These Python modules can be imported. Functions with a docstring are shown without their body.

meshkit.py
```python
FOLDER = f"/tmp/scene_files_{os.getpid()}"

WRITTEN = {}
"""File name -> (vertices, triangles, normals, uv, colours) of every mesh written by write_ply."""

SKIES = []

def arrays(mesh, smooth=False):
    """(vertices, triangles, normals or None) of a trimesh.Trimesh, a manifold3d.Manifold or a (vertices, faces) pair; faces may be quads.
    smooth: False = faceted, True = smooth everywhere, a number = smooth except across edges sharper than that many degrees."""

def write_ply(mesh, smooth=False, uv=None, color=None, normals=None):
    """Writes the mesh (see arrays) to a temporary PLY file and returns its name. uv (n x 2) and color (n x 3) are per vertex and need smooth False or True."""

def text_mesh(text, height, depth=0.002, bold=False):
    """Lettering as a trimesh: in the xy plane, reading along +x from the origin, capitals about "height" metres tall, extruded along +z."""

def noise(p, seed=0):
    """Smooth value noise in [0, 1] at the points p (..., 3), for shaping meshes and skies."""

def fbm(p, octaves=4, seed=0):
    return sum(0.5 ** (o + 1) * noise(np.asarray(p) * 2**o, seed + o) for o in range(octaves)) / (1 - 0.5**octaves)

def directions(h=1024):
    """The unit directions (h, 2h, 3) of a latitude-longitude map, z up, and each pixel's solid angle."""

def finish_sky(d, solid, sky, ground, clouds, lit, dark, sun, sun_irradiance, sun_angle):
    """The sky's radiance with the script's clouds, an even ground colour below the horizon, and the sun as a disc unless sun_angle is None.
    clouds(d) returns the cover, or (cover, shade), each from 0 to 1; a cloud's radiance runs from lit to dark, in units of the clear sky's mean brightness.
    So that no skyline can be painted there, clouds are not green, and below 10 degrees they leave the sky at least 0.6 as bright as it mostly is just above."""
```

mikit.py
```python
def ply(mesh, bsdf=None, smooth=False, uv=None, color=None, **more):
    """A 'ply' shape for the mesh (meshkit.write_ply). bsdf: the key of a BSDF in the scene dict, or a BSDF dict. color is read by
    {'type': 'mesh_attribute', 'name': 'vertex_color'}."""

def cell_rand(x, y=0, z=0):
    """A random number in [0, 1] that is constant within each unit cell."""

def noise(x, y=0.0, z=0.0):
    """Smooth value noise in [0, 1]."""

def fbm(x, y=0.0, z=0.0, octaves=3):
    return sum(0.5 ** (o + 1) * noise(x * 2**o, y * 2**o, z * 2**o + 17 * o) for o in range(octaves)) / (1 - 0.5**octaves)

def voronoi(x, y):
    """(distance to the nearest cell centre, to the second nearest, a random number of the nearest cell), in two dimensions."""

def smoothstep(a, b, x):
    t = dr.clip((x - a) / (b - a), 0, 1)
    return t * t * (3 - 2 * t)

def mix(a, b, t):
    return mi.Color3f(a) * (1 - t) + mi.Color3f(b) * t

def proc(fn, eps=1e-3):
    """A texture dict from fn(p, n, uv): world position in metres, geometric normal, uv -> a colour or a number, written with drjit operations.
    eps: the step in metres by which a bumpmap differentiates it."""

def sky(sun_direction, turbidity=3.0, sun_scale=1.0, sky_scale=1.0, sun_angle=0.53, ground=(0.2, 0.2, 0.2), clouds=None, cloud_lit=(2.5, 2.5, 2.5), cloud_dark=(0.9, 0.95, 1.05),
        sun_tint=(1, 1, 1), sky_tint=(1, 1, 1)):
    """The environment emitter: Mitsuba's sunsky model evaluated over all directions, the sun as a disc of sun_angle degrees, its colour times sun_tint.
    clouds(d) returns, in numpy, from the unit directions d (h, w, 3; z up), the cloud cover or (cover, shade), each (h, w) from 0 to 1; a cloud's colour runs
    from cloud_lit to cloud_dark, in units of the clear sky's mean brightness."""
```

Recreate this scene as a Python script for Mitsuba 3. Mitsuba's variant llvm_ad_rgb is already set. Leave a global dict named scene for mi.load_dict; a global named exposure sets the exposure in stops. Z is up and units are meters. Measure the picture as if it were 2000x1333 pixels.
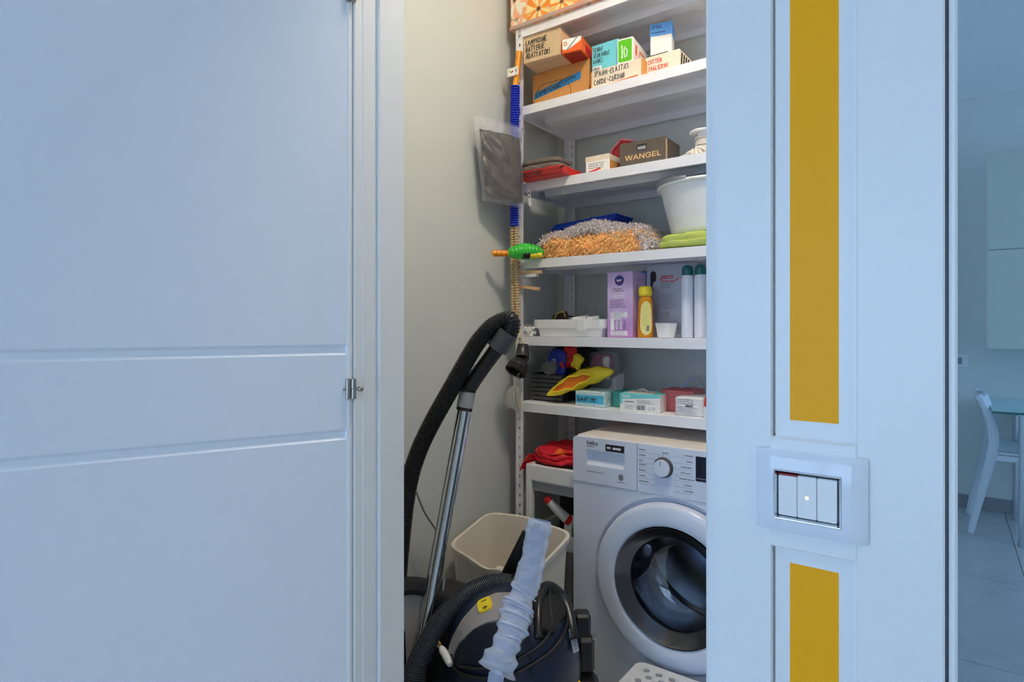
import math, random
import numpy as np, trimesh, mitsuba as mi, drjit as dr
import manifold3d as m3
import mikit, meshkit
from shapely.geometry import Polygon, LineString, Point, box as sbox
from shapely.ops import unary_union
from shapely import affinity
from scipy.interpolate import CubicSpline

T = mi.ScalarTransform4f
scene, labels = {}, {}
rng = np.random.default_rng(7)

# ---------------------------------------------------------------- camera, light, exposure
FPX = 1162.0
YAW = math.atan(850 / FPX)                       # the camera looks this far to the left of the closet's depth axis
EYE = [0.0, 0.0, 1.17]
scene['camera'] = {'type': 'perspective', 'fov': 2 * math.degrees(math.atan(1000 / FPX)), 'fov_axis': 'x',
                   'near_clip': 0.02, 'far_clip': 50.0, 'principal_point_offset_y': 28.5 / 1333,
                   'to_world': T().look_at(origin=EYE, target=[-math.sin(YAW), math.cos(YAW), 1.17], up=[0, 0, 1])}
exposure = 0.0
DAY = np.array([0.47, 0.69, 1.05])                # daylight colour
WINDOW_1_RADIANCE = DAY * 3.75                    # tall window of the corridor, behind the camera
WINDOW_2_RADIANCE = np.array([.38, .66, 1.22]) * 3.5   # kitchen window
LAMP_RADIANCE = np.array([1.0, 0.865, 0.72]) * 88.0  # round ceiling lamp of the closet
HALL_FILL_RADIANCE = np.array([1.0, 0.79, 0.60]) * 30.0   # unseen warm fill lamp added in the corridor


# ---------------------------------------------------------------- helpers
def lin(c):
    c = np.asarray(c, float) / 255.0
    return np.where(c < 0.04045, c / 12.92, ((c + 0.055) / 1.055) ** 2.4)


def rgb(c):
    return {'type': 'rgb', 'value': [float(x) for x in lin(c)]}


def M(name, c, rough=0.5, metal=0.0, spec=0.5, two=True, bump=None, **kw):
    b = {'type': 'principled', 'base_color': rgb(c) if not isinstance(c, dict) else c, 'roughness': rough, 'metallic': metal, 'specular': spec, **kw}
    if bump:
        b = {'type': 'bumpmap', 'arbitrary': bump[0], 'scale': bump[1], 'bsdf': b}
    scene['m_' + name] = {'type': 'twosided', 'bsdf': b} if two else b
    return 'm_' + name


def numbered(k):
    used = set(labels) | set(scene) | {x for x in TH}
    if k not in used:
        return k
    i = 1
    while f'{k}_{i:03d}' in used:
        i += 1
    return f'{k}_{i:03d}'


TH = set()


def thing(name, label, cat, group=None):
    k = numbered(name)
    TH.add(k)
    labels[k] = {'label': label, 'category': cat}
    if group:
        labels[k]['group'] = group
    return k


def part(parent, name, mesh, mat, smooth=30, label=None, kind=None, **kw):
    k = numbered(parent + '__' + name)
    scene[k] = mikit.ply(mesh, mat, smooth=smooth, **kw) if not (isinstance(mesh, dict)) else mesh
    if label or kind:
        labels[k] = {}
        if label:
            labels[k]['label'] = label
        if kind:
            labels[k]['kind'] = kind
    return k


def single(name, mesh, mat, label, cat, smooth=30, group=None, **kw):
    k = thing(name, label, cat, group)
    scene[k] = mikit.ply(mesh, mat, smooth=smooth, **kw)
    return k


def struct(name, mesh, mat, label, smooth=30, **kw):
    k = numbered(name)
    scene[k] = mikit.ply(mesh, mat, smooth=smooth, **kw)
    labels[k] = {'label': label, 'kind': 'structure'}
    return k


cat = trimesh.util.concatenate


def tm(man):
    m = man.to_mesh()
    return trimesh.Trimesh(np.array(m.vert_properties[:, :3]), np.array(m.tri_verts), process=False)


def bx(x0, x1, y0, y1, z0, z1, b=0.0):
    """box, edges chamfered by b"""
    lo, hi = np.minimum([x0, y0, z0], [x1, y1, z1]), np.maximum([x0, y0, z0], [x1, y1, z1])
    if b <= 0:
        m = trimesh.creation.box(hi - lo)
        m.apply_translation((lo + hi) / 2)
        return m
    b = min(b, *((hi - lo) * 0.45))
    pts = []
    for s in np.ndindex(2, 2, 2):
        c = np.where(np.array(s) == 1, hi, lo)
        d = np.where(np.array(s) == 1, -b, b)
        for k in range(3):
            q = c + d
            q[k] = c[k]
            pts.append(q)
    return tm(m3.Manifold.hull_points(np.array(pts)))


def rbx(x0, x1, y0, y1, z0, z1, r, seg=12):
    s = m3.Manifold.sphere(r, seg)
    return tm(m3.Manifold.batch_hull([s.translate((x, y, z)) for x in (x0 + r, x1 - r) for y in (y0 + r, y1 - r) for z in (z0 + r, z1 - r)]))


def spline(pts, n=40):
    p = np.asarray(pts, float)
    t = np.r_[0, np.cumsum(np.linalg.norm(np.diff(p, axis=0), axis=1))]
    return CubicSpline(t, p)(np.linspace(0, t[-1], n))


def tube(path, r, sides=12, caps=True, flat=1.0, ref=None):
    """swept tube; r scalar or per point; flat scales the second axis"""
    p = np.asarray(path, float)
    n = len(p)
    r = np.broadcast_to(r, (n,))
    t = np.gradient(p, axis=0)
    t /= np.linalg.norm(t, axis=1, keepdims=True) + 1e-12
    a = np.array(ref if ref is not None else ([0, 0, 1.0] if abs(t[0, 2]) < 0.9 else [1.0, 0, 0]))
    A, B = [], []
    for i in range(n):
        a = a - t[i] * (a @ t[i])
        a /= np.linalg.norm(a)
        A.append(a.copy())
        B.append(np.cross(t[i], a))
    A, B = np.array(A), np.array(B)
    ang = np.arange(sides) * 2 * np.pi / sides
    v = p[:, None] + r[:, None, None] * (np.cos(ang)[None, :, None] * A[:, None] + flat * np.sin(ang)[None, :, None] * B[:, None])
    v = v.reshape(-1, 3)
    i, j = np.meshgrid(np.arange(n - 1), np.arange(sides), indexing='ij')
    q = np.stack([i * sides + j, i * sides + (j + 1) % sides, (i + 1) * sides + (j + 1) % sides, (i + 1) * sides + j], -1).reshape(-1, 4)
    f = np.vstack([q[:, [0, 1, 2]], q[:, [0, 2, 3]]])
    if caps:
        c0, c1 = len(v), len(v) + 1
        v = np.vstack([v, p[0], p[-1]])
        k = np.arange(sides)
        f = np.vstack([f, np.stack([np.full(sides, c0), (k + 1) % sides, k], 1), np.stack([np.full(sides, c1), (n - 1) * sides + k, (n - 1) * sides + (k + 1) % sides], 1)])
    return trimesh.Trimesh(v, f, process=False)


def lathe(profile, n=32, sx=1.0, sy=1.0):
    """profile: (r, z) list around z"""
    p = np.asarray(profile, float)
    ang = np.arange(n) * 2 * np.pi / n
    v = np.stack([p[:, None, 0] * np.cos(ang) * sx, p[:, None, 0] * np.sin(ang) * sy, np.repeat(p[:, None, 1], n, 1)], -1).reshape(-1, 3)
    i, j = np.meshgrid(np.arange(len(p) - 1), np.arange(n), indexing='ij')
    q = np.stack([i * n + j, i * n + (j + 1) % n, (i + 1) * n + (j + 1) % n, (i + 1) * n + j], -1).reshape(-1, 4)
    m = trimesh.Trimesh(v, np.vstack([q[:, [0, 1, 2]], q[:, [0, 2, 3]]]), process=False)
    m.merge_vertices()
    m.update_faces(m.nondegenerate_faces())
    return m


def ex(poly, h):
    gs = [g for g in getattr(poly, 'geoms', [poly]) if g.area > 1e-12]
    return cat([trimesh.creation.extrude_polygon(g, h, engine='earcut') for g in gs])


def xf(mesh, m):
    mesh = mesh.copy()
    mesh.apply_transform(m)
    return mesh


def mv(mesh, x=0, y=0, z=0, rx=0, ry=0, rz=0, s=1.0):
    R = trimesh.transformations.euler_matrix(math.radians(rx), math.radians(ry), math.radians(rz))
    S = np.diag([s, s, s, 1.0])
    Mx = trimesh.transformations.translation_matrix([x, y, z]) @ R @ S
    return xf(mesh, Mx)


def frame(o, u, v):
    """4x4: local x -> u, y -> v, z -> u x v, origin o"""
    u = np.array(u, float) / np.linalg.norm(u)
    v = np.array(v, float)
    v = v - u * (u @ v)
    v /= np.linalg.norm(v)
    m = np.eye(4)
    m[:3, 0], m[:3, 1], m[:3, 2], m[:3, 3] = u, v, np.cross(u, v), o
    return m


def front(x, y, z):       # a face that looks to -y
    return frame([x, y, z], [1, 0, 0], [0, 0, 1])


def side(x, y, z):        # a face that looks to +x
    return frame([x, y, z], [0, 1, 0], [0, 0, 1])


def decal(poly, fr, h=0.0006):
    return xf(ex(poly, h), fr)


GLYPH = {
    'A': [[(0, 0), (.35, 1), (.7, 0)], [(.15, .4), (.55, .4)]], 'B': [[(0, 0), (0, 1), (.45, .95), (.5, .7), (.05, .52), (.6, .4), (.5, .05), (0, 0)]],
    'C': [[(.65, .85), (.35, 1), (.05, .6), (.1, .15), (.4, 0), (.65, .12)]], 'D': [[(0, 0), (0, 1), (.5, .8), (.62, .4), (.45, .08), (0, 0)]],
    'E': [[(.6, 1), (0, 1), (0, 0), (.6, 0)], [(0, .52), (.45, .52)]], 'G': [[(.65, .9), (.3, 1), (.03, .5), (.3, 0), (.65, .1), (.65, .45), (.4, .45)]],
    'H': [[(0, 0), (0, 1)], [(.6, 0), (.6, 1)], [(0, .5), (.6, .5)]], 'I': [[(.1, 0), (.1, .75)], [(.1, .95), (.12, 1.02)]],
    'L': [[(.05, 1), (0, 0), (.5, .05)]], 'M': [[(0, 0), (.08, 1), (.38, .4), (.68, 1), (.75, 0)]], 'N': [[(0, 0), (.02, 1), (.55, 0), (.58, 1)]],
    'O': [[(.3, 1), (.02, .6), (.1, .1), (.4, 0), (.62, .45), (.5, .9), (.3, 1)]], 'P': [[(0, 0), (0, 1), (.5, .95), (.55, .65), (.02, .48)]],
    'R': [[(0, 0), (0, 1), (.5, .92), (.5, .65), (.03, .48), (.6, 0)]], 'S': [[(.55, .9), (.3, 1), (.05, .78), (.5, .38), (.4, .03), (0, .1)]],
    'T': [[(0, 1), (.62, .97)], [(.32, .98), (.3, 0)]], 'U': [[(0, 1), (.05, .2), (.3, 0), (.55, .2), (.58, 1)]], '-': [[(.1, .48), (.5, .5)]], '.': [[(.1, 0), (.12, .04)]],
    'Z': [[(0, 1), (.6, 1), (0, 0), (.6, 0)]], 'V': [[(0, 1), (.3, 0), (.6, 1)]], 'F': [[(.6, 1), (0, 1), (0, 0)], [(0, .52), (.45, .52)]]}


def hand(lines, h, lead=1.45, pen=0.1, seed=0, squash=1.0):
    """handwritten capitals as one polygon, first line's base at y = 0 and further lines below it"""
    r = random.Random(seed)
    out = []
    for k, line in enumerate(lines):
        x, y = 0.0, -k * h * lead
        for ch in line:
            if ch == ' ':
                x += .45 * h * squash
                continue
            w = max(q[0] for s in GLYPH[ch] for q in s)
            dy, sl, sc = r.uniform(-.06, .06) * h, r.uniform(-.06, .1), r.uniform(.92, 1.08)
            for s in GLYPH[ch]:
                out.append(LineString([(x + (a * squash + sl * b) * h * sc, y + dy + b * h * sc) for a, b in s]).buffer(pen * h * .5, 3))
            x += (w * squash + .22) * h
    return unary_union(out).simplify(h * .01)


def print_lines(w, h, n, t, seed=0, gap=0.5):
    """small print too fine to read: n broken lines in a block w x h"""
    r = random.Random(seed)
    out = []
    for k in range(n):
        y = h - (k + .5) * h / n
        x, end = 0, w * r.uniform(.7, 1.0)
        while x < end:
            d = r.uniform(.04, .16) * w
            out.append(sbox(x, y - t / 2, min(x + d, end), y + t / 2))
            x += d + r.uniform(.02, .04) * w
    return unary_union(out)


def bars(w, h, seed=0):
    r = random.Random(seed)
    x, out = 0, []
    while x < w:
        d = r.choice([.02, .03, .05]) * w
        out.append(sbox(x, 0, x + d, h))
        x += d + r.choice([.025, .04, .05]) * w
    return unary_union(out)


def rrect(x0, y0, x1, y1, r):
    return sbox(x0 + r, y0 + r, x1 - r, y1 - r).buffer(r, 6)


def ellipse(cx, cy, a, b):
    return affinity.scale(Point(cx, cy).buffer(1, 10), a, b)


def lump(lo, hi, sub=4, p=3.0, amp=0.01, freq=30, seed=0):
    """a soft slab: superellipsoid with noise"""
    m = trimesh.creation.icosphere(sub, 1.0)
    d = m.vertices
    k = (np.abs(d) ** p).sum(1) ** (-1 / p)
    lo, hi = np.array(lo, float), np.array(hi, float)
    v = (lo + hi) / 2 + d * k[:, None] * (hi - lo) / 2
    n = meshkit.fbm(v * freq, 3, seed) - .5
    v = v + d * (n * amp * 2)[:, None]
    v[:, 2] = np.maximum(v[:, 2], lo[2])
    return trimesh.Trimesh(v, m.faces, process=False)


def tufts(mesh, n, length, rad, seed=0, lean=0.5, curl=.4, zmin=-9):
    """pile: n small three-sided spikes on the mesh"""
    r = np.random.default_rng(seed)
    p, fi = trimesh.sample.sample_surface(mesh, n, seed=seed)
    nn = mesh.face_normals[fi]
    ok = nn[:, 2] > -.9
    p, nn = p[ok], nn[ok]
    n = len(p)
    d = nn + r.normal(0, lean, (n, 3))
    d /= np.linalg.norm(d, axis=1, keepdims=True)
    L = length * r.uniform(.6, 1.2, n)
    a = np.cross(d, r.normal(0, 1, (n, 3)))
    a /= np.linalg.norm(a, axis=1, keepdims=True)
    b = np.cross(d, a)
    mid = p + d * (L * .55)[:, None]
    tip = mid + (d + a * curl - np.array([0, 0, curl * .6])) * (L * .45)[:, None]
    V = np.stack([p + a * rad, p - a * rad * .5 + b * rad * .87, p - a * rad * .5 - b * rad * .87,
                  mid + a * rad * .9, mid - a * rad * .45 + b * rad * .8, mid - a * rad * .45 - b * rad * .8, tip], 1)
    V[..., 2] = np.maximum(V[..., 2], zmin)
    F = np.array([[0, 1, 4], [0, 4, 3], [1, 2, 5], [1, 5, 4], [2, 0, 3], [2, 3, 5], [3, 4, 6], [4, 5, 6], [5, 3, 6]])
    return trimesh.Trimesh(V.reshape(-1, 3), (np.arange(n)[:, None, None] * 7 + F[None]).reshape(-1, 3), process=False)


def sheet(f, nu, nv, thick=0.0008):
    """a thin closed sheet from a map f(u, v) -> xyz, u and v in 0..1"""
    u, v = np.meshgrid(np.linspace(0, 1, nu), np.linspace(0, 1, nv), indexing='ij')
    P = f(u, v)
    du, dv = np.gradient(P, axis=0), np.gradient(P, axis=1)
    N = np.cross(du, dv)
    N /= np.linalg.norm(N, axis=-1, keepdims=True) + 1e-12
    a, b = (P + N * thick / 2).reshape(-1, 3), (P - N * thick / 2).reshape(-1, 3)
    i, j = np.meshgrid(np.arange(nu - 1), np.arange(nv - 1), indexing='ij')
    q = np.stack([i * nv + j, (i + 1) * nv + j, (i + 1) * nv + j + 1, i * nv + j + 1], -1).reshape(-1, 4)
    n = nu * nv
    rim = np.r_[np.arange(nv), np.arange(1, nu) * nv + nv - 1, (nu - 1) * nv + np.arange(nv - 2, -1, -1), np.arange(nu - 2, 0, -1) * nv]
    r2 = np.roll(rim, -1)
    Q = np.vstack([q, q[:, ::-1] + n, np.stack([rim, rim + n, r2 + n, r2], 1)])
    return trimesh.Trimesh(np.vstack([a, b]), np.vstack([Q[:, [0, 1, 2]], Q[:, [0, 2, 3]]]), process=False)


def carton(name, x0, x1, y0, y1, z0, z1, mat, label, catg, b=0.0012, group=None):
    k = thing(name, label, catg, group)
    part(k, 'body', bx(x0, x1, y0, y1, z0, z1, b), mat)
    return k


# ---------------------------------------------------------------- materials
noise, fbm, mix, smoothstep = mikit.noise, mikit.fbm, mikit.mix, mikit.smoothstep
L3 = lambda c: [float(x) for x in lin(c)]
WALL = M('wall_paint', (226, 228, 222), .7, bump=(mikit.proc(lambda p, n, uv: fbm(p.x * 160, p.y * 160, p.z * 160, 2)), .0006), spec=.3)
WALLC = M('closet_paint', (206, 211, 208), .7, bump=(mikit.proc(lambda p, n, uv: fbm(p.x * 160, p.y * 160, p.z * 160, 2)), .0006), spec=.25)
CEIL = M('ceiling_paint', (232, 233, 230), .8, spec=.2)
LACQ = M('white_lacquer', (232, 235, 238), .32, spec=.5)
DOORM = M('door_lacquer', (226, 230, 238), .42, spec=.45)
OCHRE = M('ochre_film', (255, 178, 4), .45, spec=.25)
DARKGAP = M('dark_gap', (58, 60, 70), .7)
GROUT = M('grout', (120, 125, 128), .9)


def _tile(p, n, uv):
    v = fbm(p.x * 3.1 + 7, p.y * 3.1, 0.3, 4)
    w = dr.abs(fbm(p.x * 5 + 3, p.y * 5 + 9, 2.0, 4) - .5)
    return mix(mix(L3((168, 170, 170)), L3((196, 197, 196)), v), L3((150, 152, 154)), smoothstep(.05, .0, w) * .16)


TILE = M('floor_tile', mikit.proc(_tile), .28)
SKIRT = M('baseboard_stone', (150, 152, 154), .35)
STEEL_W = M('white_steel', (236, 236, 240), .38)
STEEL = M('bright_steel', (190, 190, 192), .25, 1.0)
CHROME = M('chrome', (225, 228, 232), .07, 1.0)
BRUSHED = M('brushed_steel', (196, 190, 180), .3, 1.0)
NICKEL = M('nickel', (170, 165, 158), .28, 1.0)
WHITE_P = M('white_plastic', (236, 236, 236), .3)
GLOSSW = M('glossy_white_plastic', (228, 233, 242), .08)
ENAMEL = M('white_enamel', (218, 223, 236), .22)
GREY_P = M('grey_plastic', (150, 152, 156), .4)
DGREY_P = M('dark_grey_plastic', (70, 72, 76), .42)
MGREY_P = M('mid_grey_plastic', (152, 149, 150), .38)
BLACK_P = M('black_plastic', (24, 24, 27), .32)
BLACK_R = M('black_rubber', (18, 18, 20), .55)
BLACK_M = M('black_matt', (20, 20, 22), .75)
NAVY_P = M('navy_plastic', (22, 34, 56), .3)
NAVY_G = M('navy_gloss', (12, 22, 40), .08)
CREAM_P = M('cream_plastic', (226, 218, 204), .38)
YEL_P = M('yellow_plastic', (246, 218, 44), .35)
YELGR = M('lime_yellow_plastic', (212, 214, 60), .4)
ORANGE_P = M('orange_plastic', (246, 158, 20), .4)
BLUE_B = M('blue_bristle', (30, 60, 200), .5)
BEIGE_B = M('beige_bristle', (206, 180, 138), .7)
CARD = M('cardboard', (206, 178, 142), .85)
CARD_O = M('orange_cardboard', (206, 146, 84), .85)
CARD_D = M('dark_carton', (84, 74, 66), .6)
PAPER = M('white_paper', (238, 236, 232), .7)
CREAMPAPER = M('cream_paper', (232, 218, 196), .75)
INK = M('black_ink', (26, 24, 26), .6)
INKG = M('grey_ink', (120, 120, 128), .6)
INKR = M('red_ink', (200, 50, 36), .6)
INKT = M('tan_print', (206, 170, 120), .5)
INKW = M('white_print', (235, 235, 240), .5)
INKP = M('violet_print', (120, 84, 150), .6)
TAPE = M('blue_tape', (38, 130, 196), .5)
TAPE_L = M('light_blue_tape', (70, 176, 214), .5)
TEAL = M('teal_carton', (110, 208, 222), .45)
GREEN_C = M('green_print', (88, 190, 24), .4)
ORANGE_C = M('orange_carton', (236, 96, 26), .4)
RED_C = M('red_carton', (206, 34, 30), .4)
DRED_C = M('dark_red_print', (150, 22, 24), .45)
RED_P = M('red_plastic', (212, 36, 34), .3)
SCOOP = M('crimson_plastic', (176, 22, 34), .35)
BLUE_F = M('royal_blue_cloth', (16, 60, 176), .8)
FUR_G = M('grey_pile', (206, 198, 198), .9)
FUR_O = M('apricot_pile', (250, 204, 134), .9)
LIME = M('lime_cloth', (176, 190, 98), .9)
NET = M('green_mesh', (56, 190, 60), .35)
WOOD = M('peg_wood', (222, 178, 132), .7)
BLUESKY = M('sky_blue_print', (74, 150, 224), .4)
LILAC = M('lilac_carton', mikit.proc(lambda p, n, uv: mix(L3((206, 186, 226)), L3((186, 134, 200)), smoothstep(-.12, .12, dr.abs(p.z - 1.275) - .07 + .08 * (fbm(p.x * 30, p.z * 30, 0, 2) - .5)))), .4)
NAVY_C = M('navy_print', (28, 38, 120), .4)
AMBER = M('amber_liquid', (214, 140, 20), .12)
LABELY = M('pale_yellow_label', (238, 226, 150), .45)
POUCH = M('grey_pouch', (168, 172, 186), .3)
PETROL = M('petrol_cap', (0, 88, 92), .35)
AQUA = M('aqua_print', (110, 204, 206), .4)
MINT = M('mint_carton', (196, 224, 226), .45)
MAGENTA = M('magenta_print', (156, 70, 110), .3)
COBALT = M('cobalt_film', (20, 50, 170), .3)
TEAL_D = M('dark_teal_carton', (60, 150, 140), .5)
GREYCLOTH = M('grey_cloth', (112, 104, 98), .75)
DARKCLOTH = M('charcoal_cloth', (62, 57, 56), .45)
TWINE = M('off_white_cord', (228, 220, 208), .85)
YELCORD = M('yellow_cord', (226, 190, 70), .7)
GCABLE = M('grey_cable', (110, 108, 104), .5)
STICK = M('grey_sticker', (170, 176, 192), .5)
WATER = M('glass_table', (150, 205, 205), .1, two=True)
CABDOOR = M('cabinet_door', (206, 212, 196), .4)
CHAIRP = M('chair_plastic', (226, 232, 236), .4)
REDCLOTH = M('red_cloth', mikit.proc(lambda p, n, uv: mix(L3((206, 24, 44)), L3((240, 120, 30)), smoothstep(.56, .8, fbm(p.x * 26, p.y * 26, p.z * 40, 2)))), .8)


def _floral(p, n, uv):
    s, t = (p.x + p.y * .9) * 9.5, p.z * 9.5
    best, bx, by, br = mi.Float(9), mi.Float(0), mi.Float(0), mi.Float(0)
    for a in (-1, 0, 1):
        for b in (-1, 0, 1):
            cx, cy = dr.floor(s) + a, dr.floor(t) + b
            dx, dy = s - cx - mikit.cell_rand(cx, cy, 1), t - cy - mikit.cell_rand(cx, cy, 2)
            d = dr.sqrt(dx * dx + dy * dy)
            near = d < best
            bx, by, br, best = dr.select(near, dx, bx), dr.select(near, dy, by), dr.select(near, mikit.cell_rand(cx, cy, 3), br), dr.minimum(d, best)
    ang = dr.atan2(by, bx)
    lobe = .5 + .5 * dr.cos(ang * 6 + br * 20 + fbm(s * 2, t * 2, 1.0, 2) * 3)
    streak = fbm(ang * 5 + br * 9, best * 3.0, 2.0, 3)
    warm = mix(L3((252, 226, 160)), L3((246, 142, 34)), smoothstep(.3, .7, streak + (lobe - .5) * .5))
    pale = mix(L3((246, 240, 214)), L3((246, 176, 140)), smoothstep(.35, .75, streak + (lobe - .5) * .4))
    c = dr.select(br > .38, warm, pale)
    gap = smoothstep(.58, .80, best + (1 - lobe) * .22)
    c = mix(c, mix(L3((118, 92, 44)), L3((236, 150, 110)), smoothstep(.4, .6, fbm(s * 3, t * 3, 5.0, 2))), gap)
    return mix(c, L3((92, 48, 20)), smoothstep(.13, .05, best + .05 * fbm(s * 9, t * 9, 3.0, 2)))


FLORAL = M('floral_paper', mikit.proc(_floral), .45)
FLEDGE = M('floral_edge', mikit.proc(lambda p, n, uv: mix(L3((202, 150, 132)), L3((178, 160, 150)), noise((p.x + p.y) * 40, 0, 3))), .5)


def _maze(p, n, uv):
    s, t = (p.x - p.y) * 140, p.z * 140
    cx, cy = dr.floor(s), dr.floor(t)
    f = dr.select(mikit.cell_rand(cx, cy, 5) > .5, s - cx, t - cy)
    on = dr.abs(f * 2 - dr.floor(f * 2) - .5) < .17
    return dr.select(on, mi.Color3f(L3((236, 170, 170))), mi.Color3f(L3((176, 20, 34))))


MAZE = M('red_maze_print', mikit.proc(_maze), .45)
DRUMS = M('drum_steel', (158, 164, 176), .14, 1.0)
RINGS = M('porthole_ring', (96, 98, 106), .17, 1.0)
DUST = M('enamel_top', mikit.proc(lambda p, n, uv: mix(L3((226, 222, 216)), L3((206, 196, 184)), fbm(p.x * 18, p.y * 18, 0, 3))), .5)


def film(name, c, op, rough=.25):
    """thin plastic film: part of the light passes straight through"""
    scene['m_' + name] = {'type': 'mask', 'opacity': op, 'bsdf': {'type': 'twosided', 'bsdf': {'type': 'principled', 'base_color': rgb(c), 'roughness': rough, 'specular': .8}}}
    return 'm_' + name


FILM = film('clear_film', (226, 230, 236), .13)
FILMB = film('bag_film', (226, 230, 236), .05, .12)
FILM2 = film('milky_film', (206, 218, 240), .52, .4)
scene['m_glass'] = {'type': 'thindielectric', 'int_ior': 1.5}
GLASS = 'm_glass'
scene['m_tglass'] = {'type': 'blendbsdf', 'weight': .62, 'a': {'type': 'thindielectric', 'int_ior': 1.5}, 'b': {'type': 'twosided', 'bsdf': {'type': 'principled', 'base_color': rgb((120, 190, 190)), 'roughness': .12}}}
TGLASS = 'm_tglass'
LENS = M('white_lamp_shade', (245, 240, 230), .4)

# ---------------------------------------------------------------- the setting
H = 2.64
XL, XR, YB = -1.22, -.19, 1.972          # closet: left wall, right wall, back wall
YF, YW = .63, .738                       # closet front wall: corridor face and closet face
JX, RX = -.779, -.209                    # closet opening
KX0, KX1, KY = .007, .95, 4.83           # kitchen opening, kitchen far wall
HX0, HX1, HY = -2.7, 2.6, -3.4           # corridor
fl = struct('floor', bx(HX0, 3.3, HY, KY + .1, -.06, -.004), GROUT, 'grout bed under the grey stone tiles of the floor')
tx, ty = np.arange(.29 - .6 * 4, 3.3, .6), np.arange(2.62 - .9 * 7, KY, .9)
for x in np.r_[HX0 + .01, tx]:
    for y in ty:
        x1, y1 = (x + .6 if x > HX0 + .02 else tx[0]), min(y + .9, KY)
        if x1 - x > .05:
            part(fl, 'tile', bx(x + .0015, x1 - .0015, max(y, HY) + .0015, y1 - .0015, -.004, 0, .001), TILE, smooth=False)
struct('ceiling', bx(HX0, 3.3, HY, KY + .1, H, H + .06), CEIL, 'white ceiling above corridor, closet and kitchen')
struct('wall_left', bx(XL - .08, XL, YW, YB + .08, 0, H), WALLC, 'pale left wall of the closet')
struct('wall_back', bx(XL, XR, YB, YB + .08, 0, H), WALLC, 'pale back wall of the closet behind the shelves')
struct('wall_right', bx(XR, XR + .08, YW, YB + .08, 0, H), WALLC, 'right wall of the closet')
wf = cat([bx(HX0, JX - .04, YF + .012, YW, 0, H), bx(JX - .04, RX + .01, YF + .012, YW, 2.14, H), bx(RX + .012, -.006, YF + .014, YW, 0, H),
          bx(-.004, KX1, YF + .012, YW, 2.14, H), bx(KX1, HX1, YF + .012, YW, 0, H)])
struct('wall_front', wf, WALL, 'wall between the corridor and the closet with two openings')
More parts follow.
